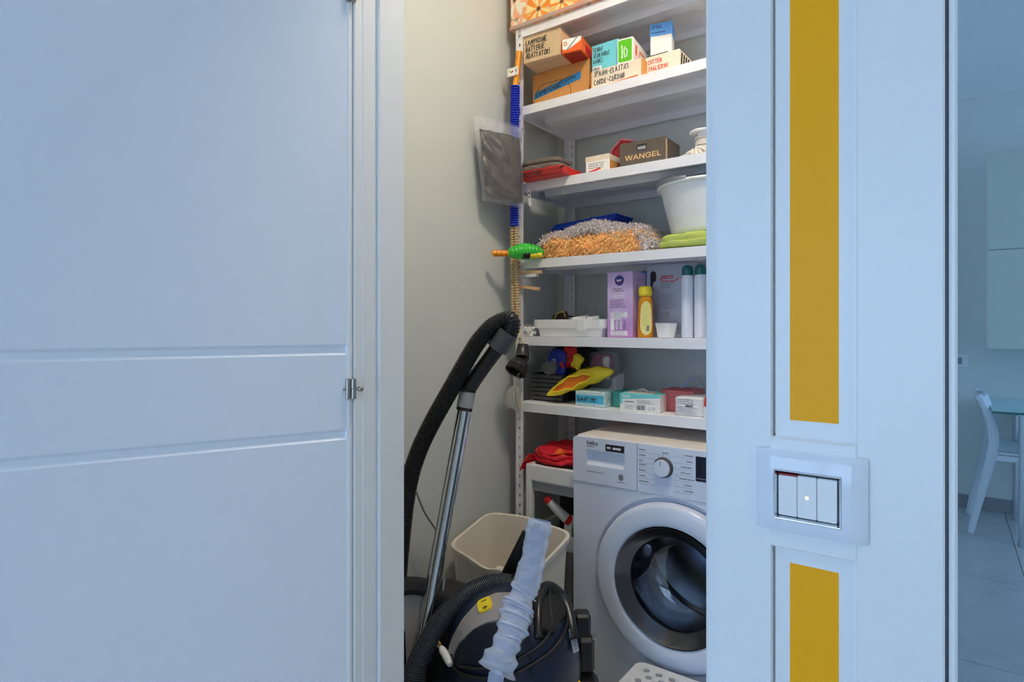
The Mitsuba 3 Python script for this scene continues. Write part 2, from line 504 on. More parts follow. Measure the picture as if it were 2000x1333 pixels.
struct('wall_far', bx(-.3, 3.3, KY, KY + .08, 0, H), WALL, 'far wall of the kitchen beyond the doorway')
struct('wall_kitchen', cat([bx(-.11, -.06, YW, KY, 0, H), bx(3.2, 3.28, YW, 2.2, 0, H), bx(3.2, 3.28, 4.2, KY, 0, H), bx(3.2, 3.28, 2.2, 4.2, 0, .9), bx(3.2, 3.28, 2.2, 4.2, 2.25, H),
                            bx(HX1, 3.28, YF + .012, YW, 0, H)]), WALL, 'side walls of the kitchen')
wx0, wx1, wz0, wz1 = -1.9, .5, .15, 2.3
struct('wall_rear', cat([bx(HX0, wx0, HY - .1, HY, 0, H), bx(wx1, HX1, HY - .1, HY, 0, H), bx(wx0, wx1, HY - .1, HY, 0, wz0), bx(wx0, wx1, HY - .1, HY, wz1, H)]), WALL, 'wall behind the camera with a tall window')
struct('wall_hall_left', bx(HX0 - .08, HX0, HY, YF + .1, 0, H), WALL, 'left wall of the corridor')
struct('wall_hall_right', bx(HX1, HX1 + .08, HY, YF + .1, 0, H), WALL, 'right wall of the corridor')
struct('baseboard_far', bx(-.06, 3.2, KY - .012, KY, 0, .086, .002), SKIRT, 'grey stone baseboard along the far kitchen wall')
# windows: bright overcast sky behind the panes
w1 = struct('window_1', cat([bx(wx0, wx1, HY - .07, HY - .02, wz0, wz0 + .07), bx(wx0, wx1, HY - .07, HY - .02, wz1 - .07, wz1)] +
                            [bx(x - .035, x + .035, HY - .07, HY - .02, wz0, wz1) for x in (wx0 + .035, (wx0 + wx1) / 2, wx1 - .035)]), LACQ, 'white frame of the tall corridor window')


def emit_pane(m, rad):
    return mikit.ply(m, LENS, smooth=False, emitter={'type': 'area', 'radiance': {'type': 'rgb', 'value': [float(x) for x in rad]}})


def quad(a, b, c, d):
    return trimesh.Trimesh(np.array([a, b, c, d], float), [[0, 1, 2], [0, 2, 3]], process=False)


for a, b in ((wx0 + .07, (wx0 + wx1) / 2 - .035), ((wx0 + wx1) / 2 + .035, wx1 - .07)):
    part(w1, 'pane', emit_pane(quad([b, HY - .05, wz0 + .07], [a, HY - .05, wz0 + .07], [a, HY - .05, wz1 - .07], [b, HY - .05, wz1 - .07]), WINDOW_1_RADIANCE), None)
w2 = struct('window_2', cat([bx(3.22, 3.27, 2.2, 4.2, .9, .96), bx(3.22, 3.27, 2.2, 4.2, 2.19, 2.25)] + [bx(3.22, 3.27, y - .03, y + .03, .9, 2.25) for y in (2.23, 3.2, 4.17)]), LACQ, 'white frame of the kitchen window')
for a, b in ((2.26, 3.17), (3.23, 4.14)):
    part(w2, 'pane', emit_pane(quad([3.25, b, .96], [3.25, a, .96], [3.25, a, 2.19], [3.25, b, 2.19]), WINDOW_2_RADIANCE), None)


def ceiling_lamp(x, y, rad, label, r=.12):
    k = thing('ceiling_lamp', label, 'lamp')
    part(k, 'base', mv(lathe([(0, 0), (r + .01, 0), (r + .01, -.02), (0, -.02)]), x, y, H), LACQ)
    sh = mv(lathe([(r, -.02), (r * .92, -.045), (r * .7, -.06), (.001, -.068)][::-1]), x, y, H)
    k2 = numbered(k + '__shade')
    scene[k2] = mikit.ply(sh, LENS, smooth=True, emitter={'type': 'area', 'radiance': {'type': 'rgb', 'value': [float(v) for v in rad]}})


ceiling_lamp(-.27, .98, LAMP_RADIANCE, 'round ceiling lamp inside the closet near its door')
ceiling_lamp(1.2, -.5, HALL_FILL_RADIANCE, 'round ceiling lamp of the corridor')  # added out of view to brighten and warm the open door and jamb

# left jamb of the closet door, with rebate, stop and gasket
jp = Polygon([(JX - .05, YF + .001), (JX - .001, YF + .001), (JX, YF + .002), (JX, YF + .016), (JX + .0012, YF + .018), (JX + .0012, YF + .043), (JX - .0028, YF + .045), (JX - .0028, YF + .0485), (JX + .005, YF + .0485),
              (JX + .006, YF + .0495), (JX + .006, YW - .004), (JX + .002, YW), (JX - .05, YW)])
struct('trim_1', ex(jp, 2.1), LACQ, 'white left door jamb of the closet opening with rebate and stop')
struct('trim_2', cat([bx(JX - .05, RX + .02, YF, YW + .002, 2.1, 2.15)]), LACQ, 'white head of the closet door frame')
# right jamb casing with a rounded edge
rp = Polygon([(RX, YW), (RX, YF + .010)] + [(RX + .016 - .016 * math.cos(a), YF + .010 - .0100 * math.sin(a)) for a in np.linspace(.15, math.pi / 2, 8)] + [(-.1420, YF), (-.1415, YF + .0006), (-.1415, YF + .0118), (-.16, YF + .0119), (-.16, YW)])
struct('trim_3', ex(rp, 2.14), LACQ, 'white right door casing of the closet opening with rounded edge')
struct('trim_4', bx(-.139, -.0675, YF + .0080, YF + .014, 0, 2.5), LACQ, 'white recessed panel between the two door casings')
pz0, pz1 = .940, 1.0775
for z0, z1, w in ((.05, .936, 'below'), (1.0775, 2.3, 'above')):
    struct('trim_5', bx(-.1255, -.083, YF + .0074, YF + .0088, z0, z1), OCHRE, f'ochre yellow vertical strip inlaid {w} the light switch')
rp2 = Polygon([(-.0675, YF + .014), (-.0675, YF + .001), (-.0665, YF), (-.003, YF), (-.0015, YF + .002), (-.0015, YF + .014)])
struct('trim_6', ex(rp2, 2.5), LACQ, 'wide white door casing right of the light switch')
struct('trim_7', cat([bx(.0012, .0072, YF + .001, YW, 0, 2.14, .0018), bx(-.003, .002, YF + .050, YW, 0, 2.14)]), LACQ, 'thin white lining edge of the kitchen doorway')
struct('trim_8', bx(-.143, -.0665, YF - .0012, YF + .010, .952, 1.0605, .0015), LACQ, 'white raised mounting block behind the light switch')

# open door leaf: V grooves cut across its face
hd = np.array([-.404, -.915, 0])
hd /= np.linalg.norm(hd)
nrm = np.array([.915, -.404, 0]) / np.linalg.norm([.915, -.404])
LW, LT, g = .62, .043, .0085
prof = [(0.012, 0)]
for zc in (.9955, 1.1325):
    prof += [(zc - g, 0), (zc - g * .45, -.005), (zc + g * .45, -.005), (zc + g, 0)]
prof += [(2.09, 0), (2.09, -LT), (.012, -LT)]
org = np.array([JX, YF, 0]) + nrm * .0
leaf = ex(Polygon(prof), LW - .013)                       # local x = height, y = out of the face, z = along the leaf
mt = np.eye(4)
mt[:3, 0], mt[:3, 1], mt[:3, 2], mt[:3, 3] = [0, 0, 1], nrm, hd, org + hd * .0125
leaf = xf(leaf, mt)
if np.linalg.det(mt[:3, :3]) < 0:
    leaf.invert()
dk = struct('door_1', leaf, DOORM, 'white closet door leaf standing open, with two horizontal grooves')
ep = Polygon([(.0035, -LT), (.0125, -LT), (.0125, -.0005)] + [(.0085 - .006 * math.sin(a), -.0065 + .0075 * math.cos(a)) for a in np.linspace(-.4, math.pi / 2, 8)])
es = ex(ep, 2.078)
mt = np.eye(4)
mt[:3, 0], mt[:3, 1], mt[:3, 2], mt[:3, 3] = hd, nrm, [0, 0, 1], org + np.array([0, 0, .012])
es = xf(es, mt)
if np.linalg.det(mt[:3, :3]) < 0:
    es.invert()
part(dk, 'edge_moulding', es, LACQ)
for zc in (.43, 1.069, 1.712):
    c = np.array([JX + .004, YF - .0045])
    barrel = [mv(lathe([(0, -.0165), (.0036, -.0165), (.0042, -.0155), (.0042, -.0006), (.0036, 0), (.0042, .0006), (.0042, .0155), (.0036, .0165), (0, .0165)], 16), c[0], c[1], zc)]
    barrel.append(mv(lathe([(0, -.0165), (.0036, -.0165), (.0042, -.0155), (.0042, .0155), (.0036, .0165), (0, .0165)], 16), c[0] - .0062, c[1] - .006, zc))
    pins = [tube([[c[0], c[1], zc], [c[0] + .009, c[1] + .009, zc]], .0026, 10), tube([[c[0] - .006, c[1] - .005, zc + .0], [c[0] - .010, c[1] - .013, zc]], .0024, 10),
            mv(trimesh.creation.icosphere(2, .0048), c[0] + .009, c[1] + .007, zc)]
    part(dk, 'hinge', cat(barrel + pins), NICKEL, label='brushed nickel barrel hinge')

# ---------------------------------------------------------------- light switch
px0, px1, pz0, pz1, py = -.1545, -.0578, .9705, 1.0490, YF - .0012
k = thing('light_switch', 'glossy white three gang light switch with chrome inner frame and orange pilot light', 'light switch')
ix0, ix1, iz0, iz1 = -.1365, -.0782, .9835, 1.0315


def plate(u, v):
    x, z = px0 + (px1 - px0) * u, pz0 + (pz1 - pz0) * v
    bul = .0105 * (1 - np.abs(2 * u - 1) ** 8 * .5 - .05 * (2 * v - 1) ** 2 - .30 * np.abs(2 * v - 1) ** 7)
    return np.stack([x, py - bul, z], -1)


nu, nv = 33, 25
us = np.unique(np.r_[np.linspace(0, 1, 25), (ix0 - px0) / (px1 - px0), (ix1 - px0) / (px1 - px0)])
vs = np.unique(np.r_[np.linspace(0, 1, 19), (iz0 - pz0) / (pz1 - pz0), (iz1 - pz0) / (pz1 - pz0)])
U, V = np.meshgrid(us, vs, indexing='ij')
P = plate(U, V)
i, j = np.meshgrid(np.arange(len(us) - 1), np.arange(len(vs) - 1), indexing='ij')
cu, cv = P[:-1, :-1, 0] + 1e-5, P[:-1, :-1, 2] + 1e-5
hole = (cu > ix0) & (cu < ix1) & (cv > iz0) & (cv < iz1)
q = np.stack([i * len(vs) + j, (i + 1) * len(vs) + j, (i + 1) * len(vs) + j + 1, i * len(vs) + j + 1], -1)[~hole].reshape(-1, 4)
pv = P.reshape(-1, 3)
pl = trimesh.Trimesh(pv, np.vstack([q[:, [0, 1, 2]], q[:, [0, 2, 3]]]), process=False)
rim = np.r_[P[:, 0], P[-1, 1:], P[::-1, -1][1:], P[0, ::-1][1:-1]]
rb = rim.copy()
rb[:, 1] = py
n = len(rim)
a = np.arange(n)
rimm = trimesh.Trimesh(np.vstack([rim, rb]), np.vstack([np.stack([a, a + n, (a + 1) % n + n], 1), np.stack([a, (a + 1) % n + n, (a + 1) % n], 1)]), process=False)
part(k, 'plate', cat([pl, rimm]), GLOSSW, smooth=35)
yf = py - .0108
bar = []
for (xa, za), (xb, zb) in (((ix0, iz0), (ix1, iz0)), ((ix1, iz0), (ix1, iz1)), ((ix1, iz1), (ix0, iz1)), ((ix0, iz1), (ix0, iz0))):
    d_ = np.array([xb - xa, 0, zb - za])
    d_ = d_ / np.linalg.norm(d_)
    inw = np.cross([0, 1.0, 0], d_)
    p_ = Polygon([(0, -.007), (0, .0002), (.0006, .0010), (.0013, .0009), (.0026, -.0022), (.0028, -.0030), (.0028, -.007)])
    L_ = abs(xb - xa) + abs(zb - za)
    e_ = ex(p_, L_)                                  # local x inwards, y out of the wall, z along
    v_ = e_.vertices.copy()
    w_ = v_[:, 2] / L_
    v_[:, 2] = v_[:, 0] + w_ * (L_ - 2 * v_[:, 0])   # mitred corners
    pos = np.array([xa, yf, za]) + v_[:, [2]] * d_ + v_[:, [0]] * inw * -1 + v_[:, [1]] * np.array([0, -1.0, 0])
    m_ = trimesh.Trimesh(pos, e_.faces, process=False)
    m_.fix_normals()
    bar.append(m_)
part(k, 'inner_frame', cat(bar), CHROME, smooth=50, label='chrome inner frame')
part(k, 'housing', bx(ix0 + .002, ix1 - .002, py - .003, py - .0008, iz0 + .002, iz1 - .002), BLACK_M, smooth=False)
w3 = (ix1 - ix0 - .0074) / 3
for q in range(3):
    x0 = ix0 + .0037 + q * w3
    zt = iz1 - (.0058 if q == 0 else .0044)
    rk = part(k, 'rocker', bx(x0 + .0002, x0 + w3 - .0002, py - .0092, py - .003, iz0 + .0038, zt, .0007), WHITE_P)
    if q == 0:
        part(k, 'indicator_bar', bx(x0 + .0004, x0 + w3 - .0004, py - .0078, py - .003, zt, zt + .0016), DRED_C, smooth=False, label='dark red indicator bar')
    if q == 1:
        led = mv(lathe([(.0001, .0006), (.0013, .0005), (.0018, 0)][::-1], 16), x0 + w3 / 2, py - .0092, 1.0072, rx=90)
        kk = numbered(k + '__pilot_light')
        scene[kk] = mikit.ply(led, LENS, smooth=True, emitter={'type': 'area', 'radiance': {'type': 'rgb', 'value': [1.25, .62, .20]}})
        labels[kk] = {'label': 'glowing orange pilot light'}

# ---------------------------------------------------------------- shelving unit
SY, SYB, SX0, SX1 = 1.62, 1.962, -1.168, -.25
SH = [2.163, 1.903, 1.646, 1.391, 1.136, .916]
k_sh = thing('shelving_unit', 'white perforated steel shelving unit with six shelves along the back of the closet', 'shelving unit')
# a perforated angle flange, local x = width 0.03, y = height
holes = unary_union([affinity.scale(Point(.016, z).buffer(1, 4), .0038, .0054) for z in np.arange(.03, 2.25, .032)])
flange = ex(sbox(0, 0, .030, 2.26).difference(holes), .0016)
flat = ex(sbox(0, 0, .030, 2.26), .0016)
for x, sx in ((SX0, 1), (SX1, -1)):
    for y, sy in ((SY, 1), (SYB, -1)):
        f = flange if sx == 1 else flat
        if sx == 1:
            a = xf(f, front(x, y if sy == 1 else y, .0))
            b = xf(f, side(x, y, 0)) if sy == 1 else xf(mv(f, -.030), side(x, y, 0))
        else:
            a = xf(f, front(x - .030, y, 0))
            b = xf(mv(f, 0 if sy == 1 else -.03), side(x - .0016, y, 0))
        part(k_sh, 'post', cat([a, b]), STEEL_W, smooth=False)
for n_, z in enumerate(SH):
    y0, y1, x0, x1 = SY + .0012, SYB - .0035, SX0 + .0022, SX1 - .0022
    pieces = [bx(x0, x1, y0, y1, z - .0016, z, .0006), bx(x0, x1, y0, y0 + .0014, z - .029, z), bx(x0, x1, y1 - .0014, y1, z - .029, z), bx(x0, x0 + .0014, y0, y1, z - .029, z), bx(x1 - .0014, x1, y0, y1, z - .029, z),
              bx(x0, x1, y0, y0 + .010, z - .029, z - .0277), bx(x0, x1, y1 - .010, y1, z - .029, z - .0277), bx(x0, x0 + .010, y0, y1, z - .029, z - .0277), bx(x1 - .010, x1, y0, y1, z - .029, z - .0277)]
    s = part(k_sh, 'shelf', cat(pieces), STEEL_W, smooth=False)
    hat = Polygon([(-.042, 0), (-.030, 0), (-.022, -.020), (.022, -.020), (.030, 0), (.042, 0), (.042, -.0015), (.031, -.0015), (.0235, -.0215), (-.0235, -.0215), (-.031, -.0015), (-.042, -.0015)])
    part(s, 'rib', xf(ex(hat, x1 - x0 - .06), frame([x0 + .03, 1.775, z - .0016], [0, 1, 0], [0, 0, 1])), STEEL_W, smooth=False)
    for dz in (-.007, -.023):
        hx = mv(lathe([(0, 0), (.0044, 0), (.0052, .0012), (.0052, .0034), (.0032, .0042), (0, .0042)], 6), SX0 + .016, SY - .0012, z + dz, rx=90)
        part(k_sh, 'bolt', hx, STEEL, smooth=False)

# ---------------------------------------------------------------- top shelf
z = SH[0] + .0006
k = thing('storage_box', 'large box covered in orange and cream flower print on the top shelf', 'box')
part(k, 'body', bx(-1.186, -.72, 1.611, 1.92, z, z + .26, .003), FLORAL)
part(k, 'edge_band', cat([bx(-1.1875, -.7185, 1.6095, 1.9215, z, z + .013, .001)]), FLEDGE)
labels[k + '__edge_band'] = {'label': 'pale rose printed edge band'}

# ---------------------------------------------------------------- second shelf: small cartons with handwriting
z = SH[1] + .0006
k = carton('cardboard_box', -1.135, -.918, 1.67, 1.86, z, 2.022, CARD_O, 'orange brown cardboard box with a curved pen outline and a blue tape label', 'box')
part(k, 'pen_outline', decal(rrect(.006, -.05, .150, .078, .05).exterior.buffer(.0007).union(LineString([(.008, .02), (.03, -.004)]).buffer(.0007)).intersection(sbox(0, .001, .2, .11)), front(-1.135, 1.67, z)), INK, smooth=False)
tp = part(k, 'tape', decal(Polygon([(.004, .033), (.012, .056), (.188, .086), (.186, .062)]), front(-1.135, 1.6697, z)), TAPE, smooth=False, label='blue tape strip')
part(tp, 'handwriting', decal(affinity.rotate(hand(['LAMPADINE'], .014, pen=.14, seed=2), 9.5, origin=(0, 0)), front(-1.119, 1.6688, z + .039)), INK, smooth=False)
part(tp, 'small_writing', decal(affinity.rotate(print_lines(.062, .016, 2, .0022, 4), 9.5, origin=(0, 0)), front(-1.024, 1.6688, z + .060)), INK, smooth=False)

k = carton('cardboard_box', -1.113, -.978, 1.588, 1.80, 2.0226, 2.104, CARD, 'pale cardboard box with LAMPADINE handwriting, stacked on the orange brown cardboard box', 'box', .002)
part(k, 'flap', cat([bx(-1.112, -.979, 1.590, 1.796, 2.1055, 2.1075), bx(-1.113, -1.1, 1.60, 1.7, 2.104, 2.1062)]), CARD, smooth=False)
part(k, 'handwriting', decal(hand(['LAMPADINE', 'BATTERIE', 'ADATTATORI'], .0155, 1.42, .15, 3, .62), front(-1.103, 1.588, 2.080)), INK, smooth=False)
part(k, 'small_print', xf(ex(print_lines(.075, .02, 2, .0018, 8), .0006), frame([-1.085, 1.606, 2.0226], [1, 0, 0], [0, -1, 0]) @ np.diag([1, -1, -1, 1])), CARD_D, smooth=False)

k = carton('light_bulb_box', -.972, -.907, 1.593, 1.71, 2.0226, 2.066, ORANGE_C, 'orange and white light bulb box beside the LAMPADINE box', 'box')
part(k, 'white_panel', decal(Polygon([(.002, .012), (.002, .0425), (.063, .0425), (.063, .03), (.02, .008)]), front(-.972, 1.593, 2.0226)), PAPER, smooth=False)
part(k, 'stripe', decal(Polygon([(.014, .008), (.048, .042), (.053, .042), (.021, .008)]), front(-.972, 1.5925, 2.0226)), GREY_P, smooth=False)
part(k, 'emblem', decal(ellipse(.012, .028, .006, .007).difference(ellipse(.012, .028, .003, .004)), front(-.972, 1.5925, 2.0226)), CARD_O, smooth=False)
part(k, 'bottom_print', bx(-.968, -.912, 1.60, 1.70, 2.0218, 2.0224), DRED_C, smooth=False)
part(k, 'side_print', decal(sbox(.035, .004, .09, .03), side(-.907, 1.593, 2.0226)), RED_C, smooth=False)

k = carton('cord_box', -.898, -.722, 1.64, 1.80, z, 1.962, CARD_O, 'low cardboard box with a cream label reading SPAGHI-ELASTICI', 'box', .003)
lb = part(k, 'label', decal(rrect(.008, .004, .170, .0585, .002), front(-.898, 1.64, z)), CREAMPAPER, smooth=False)
part(lb, 'handwriting', decal(hand(['SPAGHI-ELASTICI', 'CORDE-CORDINI'], .0148, 1.7, .13, 5, .62), front(-.884, 1.6394, z + .039)), INK, smooth=False)
part(lb, 'red_band', decal(Polygon([(.038, 0), (.16, .008), (.16, .012), (.04, .006)]), front(-.898, 1.6394, z)), ORANGE_C, smooth=False)

k = carton('curtain_parts_box', -.903, -.812, 1.66, 1.78, 1.9626, 2.052, TEAL, 'turquoise box with TENDE SERRANDE handwriting and a barcode', 'box')
part(k, 'handwriting', decal(hand(['TENDE', 'SERRANDE', 'GANCI'], .0125, 1.45, .12, 7, .6), front(-.898, 1.66, 2.030)), INK, smooth=False)
bc = part(k, 'barcode_label', decal(sbox(.003, .001, .034, .022), front(-.903, 1.66, 1.9626)), PAPER, smooth=False)
part(bc, 'barcode', decal(bars(.022, .015, 3), front(-.898, 1.6594, 1.966)), INKG, smooth=False)

k = carton('small_box', -.808, -.758, 1.645, 1.80, 1.9626, 2.040, PAPER, 'white box with a bright green end panel next to the turquoise box', 'box', .002)
gp = part(k, 'green_panel', decal(rrect(.004, .006, .046, .072, .005), front(-.808, 1.645, 1.9626)), GREEN_C, smooth=False)
part(gp, 'lettering', decal(unary_union([LineString([(.017, .02), (.015, .055)]).buffer(.0016), LineString([(.025, .018), (.021, .04), (.025, .05)]).buffer(.0013), LineString([(.03, .02), (.032, .036), (.028, .046)]).buffer(.0013), Point(.016, .02).buffer(.003)]), front(-.808, 1.6444, 1.9626)), INKW, smooth=False)
part(k, 'side_print', cat([decal(sbox(.02, .03, .035, .06), side(-.758, 1.645, 1.9626)), decal(sbox(.06, .0, .064, .055).union(sbox(.06, .05, .11, .055)), side(-.758, 1.645, 1.9626))]), ORANGE_C, smooth=False)

k = carton('blade_box', -.727, -.622, 1.67, 1.80, z, 1.973, CREAMPAPER, 'cream box with red CUTTER handwriting on the right of the shelf', 'box', .002)
part(k, 'handwriting', decal(hand(['CUTTER', 'TAGLIERINI'], .0115, 1.75, .15, 9, .72), front(-.719, 1.67, 1.949)), INKR, smooth=False)
part(k, 'flap', bx(-.726, -.66, 1.672, 1.69, 1.9732, 1.9755), BLACK_M, smooth=False)
part(k, 'side_print', decal(unary_union([Polygon([(.004 + i * .018, .004), (.012 + i * .018, .004), (.022 + i * .018, .062), (.013 + i * .018, .062)]) for i in range(6)]), side(-.622, 1.67, z)), BLACK_M, smooth=False)

k = carton('plug_box', -.7335, -.669, 1.72, 1.775, 1.9736, 2.094, PAPER, 'upright white box with a blue top band standing on the cream CUTTER box', 'box')
bd = part(k, 'blue_band', bx(-.7343, -.6682, 1.7192, 1.7758, 2.056, 2.0936), BLUESKY, smooth=False)
part(bd, 'handwriting', decal(hand(['SPINE'], .010, 1.4, .13, 11, .9).union(affinity.translate(print_lines(.04, .008, 1, .003, 2), 0, -.016)), front(-.730, 1.7192, 2.078)), NAVY_C, smooth=False)

# ---------------------------------------------------------------- third shelf
z = SH[2] + .0006
k = carton('zip_case', -1.130, -.958, 1.575, 1.70, z, 1.672, RED_C, 'flat red case with BUSTINE handwriting overhanging the left end of the third shelf', 'case', .004)
part(k, 'panel', decal(sbox(.006, .003, .168, .021), front(-1.13, 1.575, z)), DRED_C, smooth=False)
part(k, 'handwriting', decal(hand(['BUSTINE'], .0155, 1.4, .14, 13, 1.0), front(-1.110, 1.5742, z + .0045)), INK, smooth=False)
part(k, 'zip_pull', bx(-.966, -.952, 1.572, 1.575, z + .016, z + .020, .001), BLACK_M)
single('folded_bag', cat([lump([-1.140, 1.590, 1.6726], [-.985, 1.70, 1.694], 4, 5, .004, 60, 2), lump([-1.138, 1.592, 1.693], [-.99, 1.70, 1.712], 4, 5, .004, 60, 3)]), GREYCLOTH, 'folded grey bag lying on the flat red case', 'bag', smooth=True)
k = carton('blister_box', -.925, -.842, 1.66, 1.75, z, 1.705, PAPER, 'small clear front box with a cream top strip left of the dark carton', 'box', .0015)
part(k, 'top_strip', bx(-.9256, -.8414, 1.6592, 1.7506, 1.690, 1.7056), CREAMPAPER, smooth=False)
part(k, 'red_print', decal(Polygon([(.01, .012), (.05, .02), (.055, .016), (.015, .006)]), front(-.925, 1.66, z)), RED_C, smooth=False)
part(k, 'grey_print', decal(print_lines(.06, .02, 3, .003, 6), front(-.915, 1.66, z + .018)), GREY_P, smooth=False)
part(k, 'amber_side', decal(sbox(.003, .003, .085, .042), side(-.842, 1.66, z)), CARD_O, smooth=False)
k = carton('shoe_polish_carton', -.818, -.670, 1.68, 1.80, z, 1.7325, CARD_D, 'dark brown carton lettered WANGEL with a cut-out handle', 'box', .002)
part(k, 'lettering', xf(meshkit.text_mesh('WANGEL', .0150, .0006, True), front(-.800, 1.68, z + .031) @ np.diag([1.32, 1, 1, 1])), INKT, smooth=False)
hd_ = part(k, 'handle_cutout', decal(sbox(.058, .056, .090, .074), front(-.818, 1.68, z)), BLACK_M, smooth=False)
part(hd_, 'inner_flap', decal(sbox(.061, .058, .087, .068), front(-.818, 1.6794, z)), GREY_P, smooth=False)
part(k, 'side_panel', decal(sbox(.004, .004, .014, .08), side(-.670, 1.68, z)), CARD, smooth=False)
# red scoop leaning behind
k = thing('scoop', 'crimson plastic scoop with a pale rim standing behind the dark carton', 'scoop')
sc = Polygon([(-.022, 0), (-.030, .085), (0, .118), (.036, .112), (.03, .05), (.03, 0)]).buffer(.006, 4)
part(k, 'bowl', mv(xf(ex(sc, .012), front(0, 0, 0)), -.868, 1.79, z + .012, ry=6), SCOOP)
part(k, 'rim', mv(xf(ex(sc.difference(sc.buffer(-.005)), .006), front(0, -.012, 0)), -.868, 1.79, z + .012, ry=6), M('pale_pink_plastic', (222, 120, 132), .35))
# spool of white cord
k = thing('cord_spool', 'white spool with wide flange and loose off-white cord at the right of the third shelf', 'spool')
sx, sy_ = -.570, 1.72
part(k, 'core', mv(lathe([(0, 0), (.018, 0), (.018, .085), (0, .085)], 24), sx, sy_, z + .003), WHITE_P)
part(k, 'flange', mv(lathe([(0, .082), (.038, .082), (.040, .084), (.040, .087), (.038, .089), (.012, .089), (.010, .080)], 32), sx, sy_, z), WHITE_P)
part(k, 'flange', mv(lathe([(0, 0), (.038, 0), (.040, .002), (.040, .005), (.038, .007), (0, .007)], 32), sx, sy_, z), WHITE_P)
hl = [[sx + (.0205 + .002 * math.sin(t * .37)) * math.cos(t), sy_ + (.0205 + .002 * math.sin(t * .37)) * math.sin(t), z + .012 + .062 * (t / 60)] for t in np.linspace(0, 60, 420)]
part(k, 'winding', tube(hl, .0035, 6), TWINE, smooth=True)
cd = []
for q in range(7):
    r_ = random.Random(q)
    pts = [[-.652 + .012 * q, 1.685 + r_.uniform(-.01, .02), z + .004], [-.63 + .012 * q, 1.66 + r_.uniform(0, .02), z + .010 + .003 * q], [-.60 + .004 * q, 1.668 + r_.uniform(-.004, .02), z + .014 + .003 * q], [-.575, 1.672 + r_.uniform(-.004, .012), z + .008 + .002 * q], [-.55, 1.69, z + .005]]
    cd.append(tube(spline(pts, 30), .0042, 6))
part(k, 'loose_cord', cat(cd), TWINE, smooth=True)

# ---------------------------------------------------------------- fourth shelf: rugs, basin
z = SH[3] + .0006
k = thing('bath_mat', 'folded shaggy apricot bath mat under the grey one on the fourth shelf', 'bath mat')
ob = lump([-1.086, 1.638, z + .001], [-.722, 1.90, z + .064], 5, 7, .012, 22, 4)
part(k, 'backing', ob, FUR_O, smooth=True)
part(k, 'pile', tufts(ob, 6500, .019, .0027, 1, .7, .8, z + .0008), FUR_O, smooth=False, kind='stuff')
k = thing('bath_mat', 'folded shaggy grey bath mat draped over the apricot one on the fourth shelf', 'bath mat')


def smo(a, b, x):
    t = np.clip((x - a) / (b - a), 0, 1)
    return t * t * (3 - 2 * t)


def gmat(u, v):
    x = -1.112 + u * .40
    y = 1.655 + v * .245
    ridge = .026 * np.exp(-((u - .50) / .22) ** 2)
    zz = z + .078 + ridge - .064 * smo(.09, 0, u) - .048 * smo(.90, 1.0, u) + .006 * (meshkit.fbm(np.stack([x * 20, y * 20, x * 0], -1), 3, 5) - .5)
    zz = zz - .022 * smo(.10, 0, v) - .003
    return np.stack([x, y - .010 * smo(.1, 0, v), zz], -1)


gm = sheet(gmat, 46, 30, .018)
gm = trimesh.Trimesh(gm.vertices.copy(), gm.faces)
gm.fix_normals()
part(k, 'backing', gm, FUR_G, smooth=True)
part(k, 'pile', tufts(gm, 8500, .016, .0022, 2, .65, .8, z + .0008), FUR_G, smooth=False, kind='stuff')
cb = []
for q in range(4):
    zz = z + .112 + .0060 * q
    cb.append(mv(rbx(-.12, .12, -.06, .06, 0, .0065, .0030, 8), -.985 + .004 * q, 1.79 + .004 * q, zz, ry=-3, rz=2 - q * 1.6))
cb.append(mv(rbx(-.05, .05, -.05, .05, 0, .007, .0034, 8), -.905, 1.79, z + .130, ry=5))
single('folded_cloth', cat(cb), BLUE_F, 'folded royal blue cloth on top of the shaggy mats', 'cloth', smooth=True)
gl = [lump([-.690, 1.632, z], [-.36, 1.90, z + .050], 5, 4, .008, 26, 8), lump([-.676, 1.628, z + .004], [-.40, 1.70, z + .024], 5, 4, .006, 40, 9)]
single('folded_cloth', cat(gl), LIME, 'folded lime green cloth under the white basin', 'cloth', smooth=True)
k = thing('basin', 'white plastic washing-up basin with a grey rim grip standing on the lime green cloth', 'basin')
bxx, byy, bz = -.570, 1.792, z + .0505
prof = [(0, 0), (.105, 0), (.112, .004), (.118, .014), (.146, .130), (.148, .136), (.158, .138), (.160, .142), (.158, .147), (.150, .1475), (.1435, .1455), (.142, .138), (.114, .016), (.108, .006), (0, .005)]
part(k, 'body', mv(lathe(prof, 64), bxx, byy, bz), WHITE_P, smooth=35)
arc = np.linspace(math.radians(178), math.radians(262), 20)
gr = [[.1545 * math.cos(t), .1545 * math.sin(t), .148 + .007 * math.sin((t - arc[0]) / (arc[-1] - arc[0]) * math.pi)] for t in arc]
part(k, 'grip', mv(tube(gr, .0115 * np.sin(np.linspace(.35, math.pi - .35, 20)) ** .5, 12, flat=.9), bxx, byy, bz), GREY_P, smooth=True, label='grey rubber grip on the rim')
